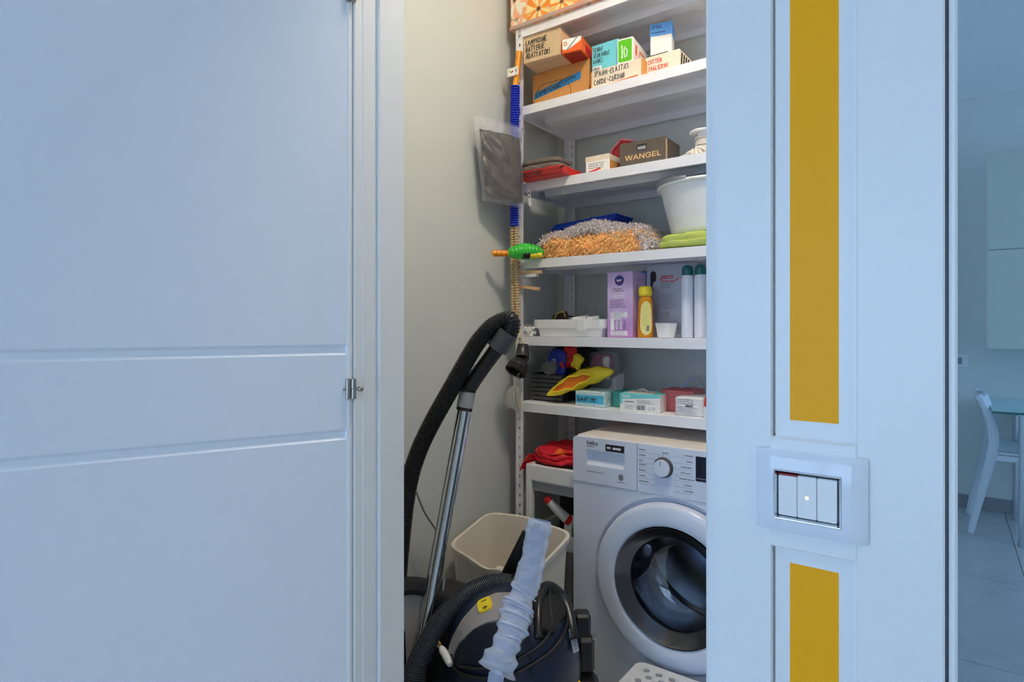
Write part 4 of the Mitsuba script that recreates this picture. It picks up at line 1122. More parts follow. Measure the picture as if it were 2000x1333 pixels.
# round brush nozzle on a yellow cord
k = thing('brush_nozzle', 'black round brush nozzle hanging on a yellow cord from the post', 'vacuum nozzle')
nc = np.array([-1.108, 1.548, 1.042])
dirn = np.array([-.10, -.62, -.78])
dirn /= np.linalg.norm(dirn)
Fz = frame(nc, np.cross([0, 0, 1.0], dirn), np.cross(dirn, np.cross([0, 0, 1.0], dirn)))
part(k, 'neck', tube(spline([[-1.114, 1.583, 1.112], [-1.112, 1.578, 1.090], nc - dirn * .020 + [0, .006, .008]], 12), np.linspace(.0175, .024, 12), 20), BLACK_P, smooth=40)
part(k, 'head', xf(lathe([(0, -.022), (.022, -.022), (.031, -.010), (.034, .004), (.032, .006), (0, .006)], 32), Fz), BLACK_P, smooth=35)
ring = trimesh.creation.annulus(.024, .033, .012)
tb = []
r_ = np.random.default_rng(9)
for q in range(420):
    a, rad = r_.uniform(0, 2 * math.pi), r_.uniform(.023, .0325)
    p0 = np.array([rad * math.cos(a), rad * math.sin(a), .004])
    p1 = np.array([(rad + .003) * math.cos(a + r_.normal(0, .05)), (rad + .003) * math.sin(a), .024 + r_.uniform(-.003, .002)])
    tb.append(tube([p0, p1], [.0009, .0006], 3, caps=False))
part(k, 'bristles', xf(cat(tb), Fz), BLACK_M, smooth=False, kind='stuff')
part(k, 'cord', cat([tube(spline([[-1.150, 1.612, 1.158], [-1.147, 1.595, 1.14], [-1.140, 1.590, 1.10], [-1.122, 1.588, 1.09]], 14), .0013, 6), tube(spline([[-1.150, 1.612, 1.158], [-1.135, 1.596, 1.15], [-1.118, 1.590, 1.115], [-1.100, 1.586, 1.075], [-1.096, 1.578, 1.07]], 16), .0013, 6)]), YELCORD, smooth=True)
# cotton tassel
k = thing('cotton_mop', 'small white cotton mop hanging against the post below the black brush nozzle', 'mop')
part(k, 'strap', tube(spline([[-1.158, 1.606, 1.06], [-1.163, 1.604, 1.02], [-1.158, 1.602, .970]], 12), .0060, 8, flat=.35), TWINE, smooth=True)
st = []
r_ = np.random.default_rng(12)
for q in range(110):
    a, rr0 = r_.uniform(0, 2 * math.pi), r_.uniform(.2, 1) ** .6
    e_ = np.array([.029 * rr0 * math.cos(a), .010 * rr0 * math.sin(a) - .004, 0])
    p0 = np.array([-1.157, 1.602, .972])
    L_ = r_.uniform(.055, .078)
    st.append(tube(spline([p0 + e_ * .25, p0 + e_ * 1.0 + [0, -.004, -L_ * .35], p0 + e_ * 1.05 + [.004 * math.sin(q), -.002, -L_]], 8), .0026, 5))
part(k, 'strands', cat(st), TWINE, smooth=True, kind='stuff')

# ---------------------------------------------------------------- washing machine
k = thing('washing_machine', 'white front loading washing machine with a large round door under the shelves', 'washing machine')
WX0, WX1, WY0, WY1, WZ = -.893, -.287, 1.53, 1.965, .850
cx, cz = -.590, .480
fp = sbox(WX0, .02, WX1, .7145).difference(Point(cx, cz).buffer(.2315, 48))
part(k, 'front_panel', xf(ex(fp, .018), frame([0, WY0 + .018, 0], [1, 0, 0], [0, 0, 1])), ENAMEL, smooth=False)
part(k, 'body', cat([bx(WX0, WX0 + .012, WY0 + .017, WY1, .02, WZ - .012, .003), bx(WX1 - .012, WX1, WY0 + .017, WY1, .02, WZ - .012, .003), bx(WX0, WX1, WY1 - .012, WY1, .02, WZ - .012), bx(WX0 + .01, WX1 - .01, WY0 + .017, WY1, .012, .03)]), ENAMEL, smooth=False)
part(k, 'top', rbx(WX0 + .002, WX1 - .002, WY0 + .012, WY1, WZ - .022, WZ, .008, 16), DUST, smooth=30)
for x in (WX0 + .05, WX1 - .05):
    for y in (WY0 + .06, WY1 - .06):
        part(k, 'foot', mv(lathe([(0, 0), (.02, 0), (.02, .012), (0, .012)], 16), x, y, .001), BLACK_R)
# gasket dish round the door
part(k, 'door_recess', xf(lathe([(.2320, -.0002), (.2295, -.0030), (.2265, -.0120), (.222, -.0150), (.1800, -.0160), (.1800, -.0175), (.2330, -.0175)][::-1], 96), front(cx, WY0, cz)), ENAMEL, smooth=40)
# detergent drawer: one moulded front with a pocket
DXs = -.690
dp = rrect(WX0, .716, DXs - .0008, WZ - .003, .010).union(sbox(WX0 + .02, .716, DXs - .0008, WZ - .003)).union(sbox(WX0, .716, -.8, .75))
pocket = sbox(-.848, .768, -.728, .812)
dr_ = part(k, 'detergent_drawer', cat([xf(ex(dp.difference(pocket), .020), frame([0, WY0 + .017, 0], [1, 0, 0], [0, 0, 1])),
                                       bx(-.852, -.724, WY0 + .016, WY0 + .019, .762, .818), ]), ENAMEL, smooth=False)
wed = trimesh.Trimesh([[-.848, WY0 - .003, .768], [-.728, WY0 - .003, .768], [-.728, WY0 + .0165, .786], [-.848, WY0 + .0165, .786], [-.848, WY0 + .0165, .768], [-.728, WY0 + .0165, .768]],
                      [[0, 1, 2], [0, 2, 3], [0, 3, 4], [1, 5, 2], [0, 4, 5], [0, 5, 1], [3, 2, 5], [3, 5, 4]], process=False)
part(dr_, 'pocket_lip', wed, ENAMEL, smooth=False)
fy_ = WY0 - .003
lg = meshkit.text_mesh('beko', .0115, .0006, True)
part(dr_, 'logo', cat([xf(lg, front(-.8475, fy_, .8270)), decal(sbox(0, 0, .026, .0018), front(-.8475, fy_, .8212))]), DGREY_P, smooth=False)
sk = part(dr_, 'sticker', decal(sbox(0, 0, .0585, .0195), front(-.7865, fy_, .8145)), BLACK_M, smooth=False)
part(sk, 'print', decal(unary_union([print_lines(.015, .010, 1, .006, 91), affinity.translate(print_lines(.030, .009, 1, .006, 92), .018, 0)]), front(-.7815, fy_ - .0006, .8195)), INKW, smooth=False)
part(dr_, 'small_print', decal(unary_union([print_lines(.055, .004, 1, .0024, 93), affinity.translate(sbox(.042, .0005, .0445, .0035), 0, 0)]), front(-.847, fy_, .7475)), INKG, smooth=False)
em = part(dr_, 'wool_mark', decal(unary_union([ellipse(0, 0, .0075, .009), sbox(-.011, -.0145, .011, -.0125)]), front(-.7385, fy_, .7455)), INKG, smooth=False)
cpn = rrect(DXs + .0008, .716, WX1, WZ - .003, .010).union(sbox(DXs + .0008, .716, WX1 - .02, WZ - .003)).union(sbox(DXs + .1, .716, WX1, .75))
cp = part(k, 'control_panel', xf(ex(cpn, .020), frame([0, WY0 + .017, 0], [1, 0, 0], [0, 0, 1])), ENAMEL, smooth=False)
kx, kz = -.614, .7915
kn = part(cp, 'knob', xf(lathe([(.0255, 0), (.0255, .002), (.0235, .004), (.0225, .016), (.0215, .0175), (0, .0180)][::-1], 48), front(kx, fy_, kz)), ENAMEL, smooth=40)
part(kn, 'ring', xf(lathe([(.0275, 0), (.0275, .0022), (.0240, .0040), (.0238, .0120), (.0233, .0120), (.0233, 0)][::-1], 48), front(kx, fy_, kz)), DGREY_P, smooth=40, label='dark grey ring round the knob')
part(kn, 'pointer', decal(sbox(-.0007, .006, .0007, .020), front(kx - .002, fy_ - .0180, kz)), DGREY_P, smooth=False)
ln_ = []
for q in range(7):
    zz = .829 - .0150 * q + (.004 if q > 2 else 0)
    wd = [.036, .034, .026, .034, .032, .030, .050][q]
    ln_.append(affinity.translate(print_lines(wd * .62, .006, 1, .0030, 100 + q), DXs + .006, zz))
    ln_.append(sbox(DXs + .006, zz - .0040, DXs + .006 + [.062, .050, .046, .050, .048, .046, .052][q], zz - .0035))
    zr = .828 - .0155 * q
    ln_.append(affinity.translate(print_lines([.030, .024, .034, .036, .040, .020, .026][q], .006, 1, .0030, 120 + q), [-.558, -.552, -.566, -.566, -.570, -.556, -.556][q], zr))
    ln_.append(sbox(-.584, zr - .0040, -.536, zr - .0035))
ln_.append(affinity.translate(print_lines(.020, .006, 1, .0032, 140), kx - .004, kz + .036))
for a in np.linspace(60, 120, 5):
    ca, sa = math.cos(math.radians(a)), math.sin(math.radians(a))
    ln_.append(LineString([(kx + .029 * ca, kz + .029 * sa), (kx + .034 * ca, kz + .034 * sa)]).buffer(.0004))
part(cp, 'print', decal(unary_union(ln_), front(0, fy_, 0), .0005), INKG, smooth=False)
part(cp, 'blue_tint', decal(sbox(kx - .024, kz - .050, kx + .024, kz - .022).difference(Point(kx, kz).buffer(.027)), front(0, fy_, 0), .0004), M('pale_blue_print', (204, 211, 230), .3), smooth=False)
sc_ = part(cp, 'display', decal(sbox(-.526, .769, -.44, .833), front(0, fy_, 0), .0012), NAVY_G, smooth=False, label='dark display window')
part(sc_, 'display_line', decal(sbox(-.524, .775, -.45, .7775), front(0, fy_ - .0012, 0), .0003), INKG, smooth=False)
# door
dk_ = part(k, 'door', xf(lathe([(.2175, .002), (.2190, .006), (.2187, .022), (.2160, .0285), (.2110, .0320), (.2050, .0338), (.1850, .0352), (.1700, .0345), (.1610, .0310), (.1575, .0250), (.1560, .020), (.1560, .0005), (.2160, .0005)][::-1], 96), front(cx, WY0 + .010, cz)), ENAMEL, smooth=40)
part(dk_, 'inner_ring', xf(lathe([(.1575, .0335), (.1540, .0320), (.1500, .0250), (.1300, .0080), (.1240, .0040), (.1225, -.004), (.127, -.004), (.1545, .016), (.1585, .028)][::-1], 96), front(cx, WY0 + .010, cz)), RINGS, smooth=40, label='dark brushed steel ring of the porthole')
part(dk_, 'handle', bx(cx + .170, cx + .212, WY0 - .031, WY0 - .024, cz + .055, cz + .085, .003), ENAMEL)
part(dk_, 'glass', xf(lathe([(.1235, .0035), (.122, .000), (.110, -.030), (.098, -.055), (.080, -.066), (.04, -.072), (.0005, -.073)][::-1], 64), front(cx, WY0 + .010, cz)), GLASS, smooth=True)
part(k, 'seal', xf(lathe([(.181, -.002), (.160, -.012), (.150, -.040), (.150, -.060), (.172, -.062), (.185, -.030)][::-1], 64), front(cx, WY0, cz)), BLACK_R, smooth=40)
drum = part(k, 'drum', xf(lathe([(.150, -.064), (.170, -.072), (.215, -.080), (.215, -.330), (.205, -.340), (.0005, -.348)][::-1], 72), front(cx, WY0, cz)), DRUMS, smooth=40)
hs = []
for rz in np.arange(-.10, -.32, -.022):
    for a in np.arange(0, 360, 6):
        if abs((a % 120) - 60) < 10:
            continue
        A = math.radians(a + (3 if int(round(rz / .022)) % 2 else 0))
        d = mv(lathe([(0, .0006), (.0042, .0006), (.0042, 0)], 7), 0, 0, 0)
        hs.append(xf(d, frame([.2146 * math.cos(A), .2146 * math.sin(A), rz], [-math.sin(A), math.cos(A), 0], [0, 0, 1])))
for rr_ in (.05, .075, .10, .125, .15, .175):
    for a in np.arange(0, 360, 360 / int(rr_ * 240)):
        A = math.radians(a)
        hs.append(mv(lathe([(0, .0008), (.0042, .0008), (.0042, 0)], 7), rr_ * math.cos(A), rr_ * math.sin(A), -.3455 + (rr_ - .1) * .03))
hs = cat(hs)
for q in hs.faces[:0]:
    pass
part(drum, 'perforation', xf(hs, front(cx, WY0, cz)), BLACK_M, smooth=False, kind='stuff')
for q in range(3):
    pd = trimesh.creation.icosphere(3)
    pd.vertices *= [.050, .034, .120]
    A = math.radians(60 + 120 * q + 12)
    part(drum, 'paddle', xf(xf(pd, frame([.205 * math.cos(A), .205 * math.sin(A), -.205], [-math.sin(A), math.cos(A), 0], [-math.cos(A), -math.sin(A), 0])), front(cx, WY0, cz)), DRUMS, smooth=True)

# ---------------------------------------------------------------- slim cart, cloth, bottles
k = thing('storage_cart', 'slim white plastic cart standing between the post and the washing machine', 'cart')
CX0, CX1, CY0, CY1 = -1.112, -.905, 1.595, 1.955
for x in (CX0, CX1 - .022):
    for y in (CY0, CY1 - .022):
        part(k, 'post', bx(x, x + .022, y, y + .022, .05, .722, .003), WHITE_P)
for zz in (.722, .512, .20):
    t = .052 if zz > .6 else .045
    part(k, 'tray', cat([bx(CX0 + .001, CX1 - .001, CY0 + .0005, CY0 + .018, zz - t, zz, .003), bx(CX0 + .001, CX1 - .001, CY1 - .018, CY1 - .0005, zz - t, zz, .003), bx(CX0 + .0005, CX0 + .018, CY0, CY1, zz - t, zz, .003), bx(CX1 - .018, CX1 - .0005, CY0, CY1, zz - t, zz, .003),
                         bx(CX0 + .01, CX1 - .01, CY0 + .01, CY1 - .01, zz - t - .004, zz - t + .002)]), WHITE_P)
part(k, 'drawer_front', bx(CX0 + .024, CX1 - .024, CY0 + .012, CY0 + .030, .635, .672, .002), GREY_P)
for x in (CX0 + .011, CX1 - .011):
    for y in (CY0 + .011, CY1 - .011):
        part(k, 'castor', mv(lathe([(0, -.009), (.022, -.009), (.024, -.006), (.024, .006), (.022, .009), (0, .009)], 20), x, y, .0245, ry=90), BLACK_R)
        part(k, 'castor_stem', bx(x - .004, x + .004, y - .004, y + .004, .04, .052), GREY_P)


def fold_lump(lo, hi, sd):
    m = lump(lo, hi, 5, 2.6, .014, 24, sd)
    v = m.vertices
    w = np.sin(v[:, 1] * 95 + 5 * meshkit.fbm(v * 14, 2, sd) + v[:, 0] * 30) * .0035
    v = v + np.c_[0 * w, 0 * w - np.abs(w) * .4, w]
    v[:, 2] = np.maximum(v[:, 2], lo[2])
    return trimesh.Trimesh(v, m.faces, process=False)


tail = sheet(lambda u, v: np.stack([-1.100 - .030 * u - .004 * np.sin(v * 7), 1.592 - .004 + .10 * v + 0 * u, .748 - .052 * u ** 1.3 + .004 * np.sin(v * 9)], -1), 14, 16, .004)
single('cleaning_cloth', cat([fold_lump([-1.122, 1.596, .7228], [-.918, 1.86, .752], 3), fold_lump([-1.116, 1.602, .737], [-.940, 1.84, .766], 4), fold_lump([-1.106, 1.606, .752], [-.955, 1.82, .776], 6), tail]),
       REDCLOTH, 'crumpled red cloth lying on the slim white cart', 'cloth', smooth=True)
k = thing('storage_box', 'added black box darkening the slim cart behind the white spray bottle', 'box')  # added black box, makes the shaded inside of the cart dark
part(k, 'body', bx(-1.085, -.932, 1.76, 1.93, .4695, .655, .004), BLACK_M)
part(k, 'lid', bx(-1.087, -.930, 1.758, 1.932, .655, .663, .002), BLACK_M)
single('small_tub', tray_shell(-1.03, -.93, 1.78, 1.93, .675, .765, .003, .004), GREY_P, 'low grey tub at the back of the slim cart behind the red cloth', 'tub', smooth=35)
k = thing('spray_bottle', 'white spray bottle with red collar and nozzle tip in the slim cart', 'spray bottle')
part(k, 'body', mv(lathe([(0, 0), (.030, 0), (.033, .003), (.033, .060), (.02, .080), (.013, .088), (.0, .089)], 24, 1, .7), -.975, 1.67, .4685), WHITE_P, smooth=40)
part(k, 'collar', tube([[-.983, 1.660, .541], [-.993, 1.652, .551]], .0165, 18), RED_P, smooth=40)
part(k, 'trigger_head', tube(spline([[-.991, 1.654, .549], [-1.008, 1.640, .570], [-1.036, 1.618, .607]], 10), np.linspace(.0165, .0125, 10), 16), WHITE_P, smooth=40)
part(k, 'nozzle', tube([[-1.036, 1.618, .607], [-1.043, 1.612, .617]], [.0130, .0105], 14), RED_P, smooth=40)
k = thing('green_bottle', 'green bottle with a red top at the right of the cart middle tier', 'bottle')
part(k, 'body', mv(lathe([(0, 0), (.026, 0), (.028, .003), (.028, .06), (.014, .078), (0, .08)], 24), -.945, 1.66, .4685), M('leaf_green_plastic', (66, 130, 60), .35), smooth=40)
part(k, 'cap', mv(lathe([(0, .078), (.014, .078), (.016, .115), (.009, .14), (0, .142)], 20), -.945, 1.66, .4685), RED_P, smooth=40)

# ---------------------------------------------------------------- cream waste bin
k = thing('waste_bin', 'large cream plastic bin with a curved rim in front of the slim cart', 'bin')
BX0, BX1, BY0, BY1, BZ = -1.172, -.868, 1.288, 1.478, .555
ang = np.linspace(0, 2 * math.pi, 121)[:-1]


def bring(zfrac, inset, zo=0.0):
    ex_ = 7.0
    ca, sa = np.cos(ang), np.sin(ang)
    k_ = (np.abs(ca) ** ex_ + np.abs(sa) ** ex_) ** (-1 / ex_)
    hx, hy = (BX1 - BX0) / 2 * (.80 + .20 * zfrac) - inset, (BY1 - BY0) / 2 * (.80 + .20 * zfrac) - inset
    x, y = (BX0 + BX1) / 2 + hx * k_ * ca, (BY0 + BY1) / 2 + hy * k_ * sa
    ztop = BZ + .028 * (k_ * sa) * .85 - .030 * np.exp(-((ca + .05) / .45) ** 2) * (sa < 0) * np.abs(sa) + .012 * np.exp(-((ca + .1) / .5) ** 2) * (sa > 0)
    return np.stack([x, y, (ztop + zo) * zfrac + (1 - zfrac) * 0.0], -1)


rings = [bring(f_, 0) for f_ in np.linspace(.0, .97, 12)] + [bring(.975, -.006), bring(1.0, -.0065), bring(1.0, -.003, .003), bring(1.0, .002)] + [bring(f_, .004) for f_ in np.linspace(.96, .02, 10)]
n = 120
v = np.vstack(rings + [[[(BX0 + BX1) / 2, (BY0 + BY1) / 2, 0.001]], [[(BX0 + BX1) / 2, (BY0 + BY1) / 2, .012]]])
v[:, 2] = np.maximum(v[:, 2], .001)
a = np.arange(n)
b = (a + 1) % n
f = []
for q in range(len(rings) - 1):
    f += [np.stack([a + q * n, b + q * n, b + (q + 1) * n], 1), np.stack([a + q * n, b + (q + 1) * n, a + (q + 1) * n], 1)]
L_ = len(rings)
f += [np.stack([np.full(n, L_ * n), b, a], 1), np.stack([np.full(n, L_ * n + 1), a + (L_ - 1) * n, b + (L_ - 1) * n], 1)]
part(k, 'body', trimesh.Trimesh(v, np.vstack(f), process=False), CREAM_P, smooth=40)
part(k, 'grip', bx(-.990, -.925, 1.270, 1.290, .500, .519, .005), CREAM_P)

# ---------------------------------------------------------------- wet and dry vacuum cleaner
k = thing('wet_vacuum', 'yellow and black wet and dry vacuum cleaner with a navy head and grey hose', 'vacuum cleaner')
K = np.array([-.822, 1.128])
front_a = math.atan2(-K[1], -K[0])                     # the side turned to the door
FA = math.atan2(-.78, .62)
u_f, u_r = np.array([math.cos(FA), math.sin(FA), 0]), np.array([-math.sin(FA), math.cos(FA), 0])   # forward, right (seen from the front)
KM = np.eye(4)
KM[:3, 0], KM[:3, 1], KM[:3, 2], KM[:3, 3] = u_r, -u_f, [0, 0, 1], [K[0], K[1], 0]     # local x right, y back, z up
P_ = lambda m: xf(m, KM)
part(k, 'container', P_(lathe([(0, .045), (.135, .045), (.142, .06), (.152, .355), (.150, .362), (0, .362)], 48)), YELGR, smooth=40)
part(k, 'base', P_(lathe([(0, .03), (.158, .03), (.162, .04), (.160, .075), (.145, .085), (0, .085)], 48)), BLACK_P, smooth=40)
for a in (45, 135, 225, 315):
    A = math.radians(a)
    part(k, 'castor', P_(mv(lathe([(0, -.012), (.016, -.012), (.0185, -.009), (.0185, .009), (.016, .012), (0, .012)], 18), .14 * math.cos(A), .14 * math.sin(A), .019, ry=90)), BLACK_R, smooth=40)
hp = [(0, .352), (.154, .352), (.158, .358), (.158, .372), (.1575, .392), (.156, .410), (.1535, .430), (.150, .450), (.145, .471), (.138, .490), (.128, .506), (.115, .520), (.098, .533), (.08, .543), (.04, .552), (0, .553)]
part(k, 'head', P_(lathe(hp, 64)), NAVY_P, smooth=40)
hr = lambda zz: np.interp(zz, [q[1] for q in hp[2:]], [q[0] for q in hp[2:]])


def smooth_poly(pts, n=60):
    p = np.array(pts + pts[:1], float)
    t = np.r_[0, np.cumsum(np.linalg.norm(np.diff(p, axis=0), axis=1))]
    return Polygon(np.c_[np.interp(np.linspace(0, t[-1], n * 4), t, p[:, 0]), np.interp(np.linspace(0, t[-1], n * 4), t, p[:, 1])]).buffer(.004, 6).buffer(-.004, 6)


def head_z(r):
    q = hp[2:]
    return np.interp(r, [a[0] for a in q[::-1]], [a[1] for a in q[::-1]])


def hpatch(poly, off, thick=.003):
    """a cover lying on the head: plan outline lifted onto the dome"""
    m = ex(poly, thick)
    v, f = trimesh.remesh.subdivide_to_size(m.vertices, m.faces, .009, max_iter=12)
    r = np.hypot(v[:, 0], v[:, 1])
    sc = np.minimum(1, .1555 / np.maximum(r, 1e-6))
    rad = (v[:, :2] / np.maximum(r, 1e-6)[:, None])
    steep = np.clip((r - .11) / .045, 0, 1)
    up = off + v[:, 2]
    out = np.c_[v[:, :2] * sc[:, None] + rad * (up * steep)[:, None], head_z(r * sc) + up * (1 - .5 * steep)]
    m = trimesh.Trimesh(out, f, process=False)
    m.merge_vertices()
    return m


gb = smooth_poly([(-.1475, -.046), (-.128, -.056), (-.103, -.049), (-.074, -.034), (-.045, -.022), (-.001, -.0235), (.044, -.029), (.038, -.1045), (-.0066, -.1016), (-.0455, -.0983), (-.079, -.0934), (-.107, -.0888), (-.1325, -.0735)])
part(k, 'grey_band', P_(hpatch(gb, .0008, .0035)), MGREY_P, smooth=40, label='grey top cover')
wn = smooth_poly([(.034, -.1075), (-.0066, -.1046), (-.0455, -.1013), (-.079, -.0964), (-.107, -.0918), (-.1325, -.0765), (-.1326, -.0827), (-.1007, -.1165), (-.0513, -.1443), (-.0031, -.1505), (.034, -.150)])
part(k, 'window', P_(hpatch(wn, .0006, .0025)), NAVY_G, smooth=40, label='glossy dark cover')
bc_ = np.array([-.0647, -.0560])
bz_ = float(head_z(np.hypot(*bc_)))
bn_ = np.array([-.0647 * .9, -.056 * .9, .13])
bu = np.cross([0, 1.0, 0], bn_)
bu /= np.linalg.norm(bu)
bvv = np.cross(bn_, bu)
bo = np.array([bc_[0], bc_[1], bz_ + .002])
swb = part(k, 'switch', P_(xf(ex(rrect(-.0165, -.0185, .0165, .0185, .009), .0055), frame(bo, bu, bvv))), YEL_P, smooth=40, label='yellow on and off switch')
part(swb, 'marks', P_(xf(ex(unary_union([sbox(-.006, .009, .006, .0108), ellipse(0, -.010, .005, .0035).difference(ellipse(0, -.010, .003, .0016))]), .0006), frame(bo + bn_ / np.linalg.norm(bn_) * .0055, bu, bvv))), BLACK_M, smooth=False)
rc = smooth_poly([(.0645, -.058), (.085, -.02), (.111, -.0065), (.118, -.035), (.110, -.0615), (.0823, -.106), (.054, -.1145)])
part(k, 'handle_recess', P_(hpatch(rc, .0008, .014)), BLACK_M, smooth=40)
hpth = [[.050, -.118, .494], [.052, -.080, .530], [.062, -.036, .553], [.083, -.004, .556], [.107, -.004, .538], [.124, -.034, .508], [.130, -.072, .470]]
part(k, 'handle', P_(tube(spline(hpth, 40), .0165, 14, flat=.8)), BLACK_P, smooth=True)
for A_ in (-152, -28, 90):
    A = math.radians(A_)
    part(k, 'latch', P_(mv(bx(-.006, .010, -.018, .018, .325, .372, .004), .154 * math.cos(A), .154 * math.sin(A), 0, rz=A_)), YEL_P)
so = np.array([.1262, -.068, .466])
sn = np.array([.1262, -.068, .055])
su = np.cross([0, 0, 1.0], sn)
su /= np.linalg.norm(su)
sv = np.cross(sn, su)
sF = frame(so + sn / np.linalg.norm(sn) * .008, su, sv)
sk = part(k, 'sticker', P_(xf(ex(affinity.rotate(rrect(-.014, -.024, .014, .024, .002), -16), .0010), sF)), STICK, smooth=False, label='grey information sticker')
part(sk, 'print', P_(xf(ex(affinity.rotate(affinity.translate(print_lines(.022, .040, 8, .0014, 95), -.011, -.020), -16, origin=(0, 0)), .0005), sF @ trimesh.transformations.translation_matrix([0, 0, .001]))), INKG, smooth=False)
# hose
hz = spline([[-.850, 1.185, .528], [-.885, 1.150, .543], [-.912, 1.10, .538], [-.934, 1.05, .516], [-.950, 1.01, .482], [-.962, .98, .440], [-.970, .955, .395], [-.972, .94, .34], [-.968, .93, .27], [-.94, .92, .20], [-.90, .93, .15]], 560)
rr = .0215 + .0022 * np.where(np.arange(560) % 4 < 2, 1, -1)
part(k, 'hose', tube(hz, rr, 20), M('hose_grey', (66, 72, 82), .42), smooth=False, label='grey ribbed hose')
part(k, 'hose_socket', tube([[-.838, 1.190, .520], [-.868, 1.168, .538]], [.030, .026], 20), BLACK_P, smooth=40)
# cord laid round the head
c1_ = spline([[.084, .010, .560], [.0839, -.0266, .556], [.0805, -.0595, .545], [.081, -.0985, .520], [.064, -.1265, .500], [.030, -.1455, .484], [-.0086, -.153, .468], [-.0514, -.150, .455], [-.0948, -.129, .444], [-.124, -.103, .434]], 70)
c2_ = spline([[.125, -.020, .520], [.1215, -.0521, .508], [.1042, -.1005, .493], [.0750, -.1305, .476], [.0345, -.151, .461], [-.0088, -.159, .445], [-.0621, -.150, .434], [-.1173, -.112, .424], [-.135, -.085, .42]], 70)
part(k, 'cord', P_(cat([tube(c1_, .0036, 8), tube(c2_, .0036, 8)])), BLACK_R, smooth=True)
part(k, 'plug', tube([[-.888, .983, .420], [-.896, .988, .424], [-.922, .994, .437], [-.930, .996, .441]], [.0065, .0098, .0085, .005], 14), WHITE_P, smooth=40, label='white plug')
part(k, 'plug_pin', cat([tube([[-.930, .996, .441 + d_], [-.943, .999, .447 + d_]], .0022, 8) for d_ in (-.0, .006)]), CARD_O, smooth=40)
# accessory holder at the right
part(k, 'accessory_holder', P_(cat([bx(.150, .188, .02, .06, .10, .478, .006), bx(.155, .196, .012, .05, .34, .425, .008), bx(.15, .205, -.015, .045, .24, .335, .010), bx(.15, .195, -.01, .04, .15, .23, .008)])), BLACK_P)
part(k, 'accessory_brush', P_(cat([tube([[.186, .02 + .003 * q, .418], [.203, .014 + .003 * q, .424 + .002 * (q % 3)]], .0010, 4) for q in range(10)])), GREY_P, smooth=True)

# crevice nozzle, upright behind the head
k = thing('crevice_nozzle', 'black flat crevice nozzle leaning against the cream bin behind the vacuum head', 'vacuum nozzle')
cv = tube([[-.899, 1.222, .500], [-.885, 1.221, .548], [-.866, 1.221, .602], [-.846, 1.220, .657]], [.036, .030, .021, .012], 16, flat=.45, ref=[.81, .59, 0])
part(k, 'body', cv, BLACK_P, smooth=40)
part(k, 'rib', cat([tube([[-.905 + .0, 1.212, .545 + dz], [-.872, 1.236, .549 + dz]], .0022, 6) for dz in (0, .014)]), DGREY_P, smooth=True)
# white translucent sleeve
k = thing('plastic_sleeve', 'crumpled translucent white plastic sleeve over a tube lying on the vacuum cleaner', 'plastic sleeve')
sp = spline([[-.744, 1.126, .731], [-.750, 1.112, .665], [-.753, 1.090, .610], [-.755, 1.059, .566], [-.748, 1.028, .534], [-.744, .995, .500], [-.750, .970, .460]], 130)
tt = np.linspace(0, 1, 130)
rw = np.interp(tt, [0, .25, .6, 1], [.0255, .029, .030, .031]) + .0018 * np.sin(tt * 21) + .0045 * np.exp(-((tt - .60) / .018) ** 2) * 1.6 + .0025 * np.sin(tt * 70) * (tt > .45)
rw = np.where(tt > .9, rw * (1 + .25 * (tt - .9) / .1), rw)


BLUEGREY = M('blue_grey_plastic', (120, 144, 186), .5)


def sleeve(off, sides=28):
    m = tube(sp, rw + off, sides, caps=False, flat=.34, ref=[.8, .58, 0])
    v = m.vertices
    nz = meshkit.fbm(v * 55, 3, 21) - .5
    c = np.repeat(sp, sides, 0)
    d = v - c
    d /= np.linalg.norm(d, axis=1, keepdims=True)
    nz2 = meshkit.fbm(v * np.array([260, 260, 120]), 2, 5) - .5
    m.vertices = v + d * (nz[:, None] * .010 + nz2[:, None] * .0035)
    return m


part(k, 'sleeve', sleeve(0), FILM2, smooth=True)
fold = []
for tq in (.50, .585, .605, .66, .74, .80):
    iq = int(tq * 129)
    ringp = sleeve(.0016).vertices.reshape(130, 28, 3)[iq]
    ringp = ringp + (np.sin(np.arange(28) * 2 * math.pi / 28 + tq * 9) * .006)[:, None] * np.array([0, 0, 1])
    fold.append(tube(np.vstack([ringp, ringp[:1]]), .0017 if tq != .585 else .0034, 6, caps=False))
part(k, 'fold', cat(fold), FILM2, smooth=True)
part(k, 'inner_tube', tube(sp[8:116], .0175, 14, flat=.3, ref=[.8, .58, 0]), BLUEGREY, smooth=True)
part(k, 'tail', sheet(lambda u, v: np.stack([-.766 + .045 * u + .006 * v, .955 + .012 * np.sin(u * 4) + .004 * v, .415 + .045 * v + .008 * u], -1), 12, 8, .0008), FILM2, smooth=True)

# ---------------------------------------------------------------- canister vacuum with tube and hose
k = thing('canister_vacuum', 'black canister vacuum cleaner with chrome tube and long black hose by the left jamb', 'vacuum cleaner')
part(k, 'body', rbx(-1.185, -1.03, .93, 1.12, .03, .50, .05, 16), BLACK_P, smooth=True)
WM = frame([-1.035, .985, .455], [.50, .86, 0], [0, 0, 1])     # wheel looks along u x v
part(k, 'wheel', xf(lathe([(.075, -.01), (.118, -.01), (.122, 0), (.118, .014), (.098, .020), (.085, .014), (.083, .002)][::-1], 48), WM), BLACK_R, smooth=40)
part(k, 'wheel_disc', xf(lathe([(0, .006), (.086, .004), (.086, -.008), (0, -.008)][::-1], 48), WM), MGREY_P, smooth=40, label='grey wheel disc')
part(k, 'floor_head', cat([rbx(-1.07, -.93, .965, 1.04, .012, .06, .012, 10), tube([[-.995, 1.005, .05], [-.998, 1.008, .20], [-1.008, 1.01, .40]], .022, 16)]), BLACK_P, smooth=40)
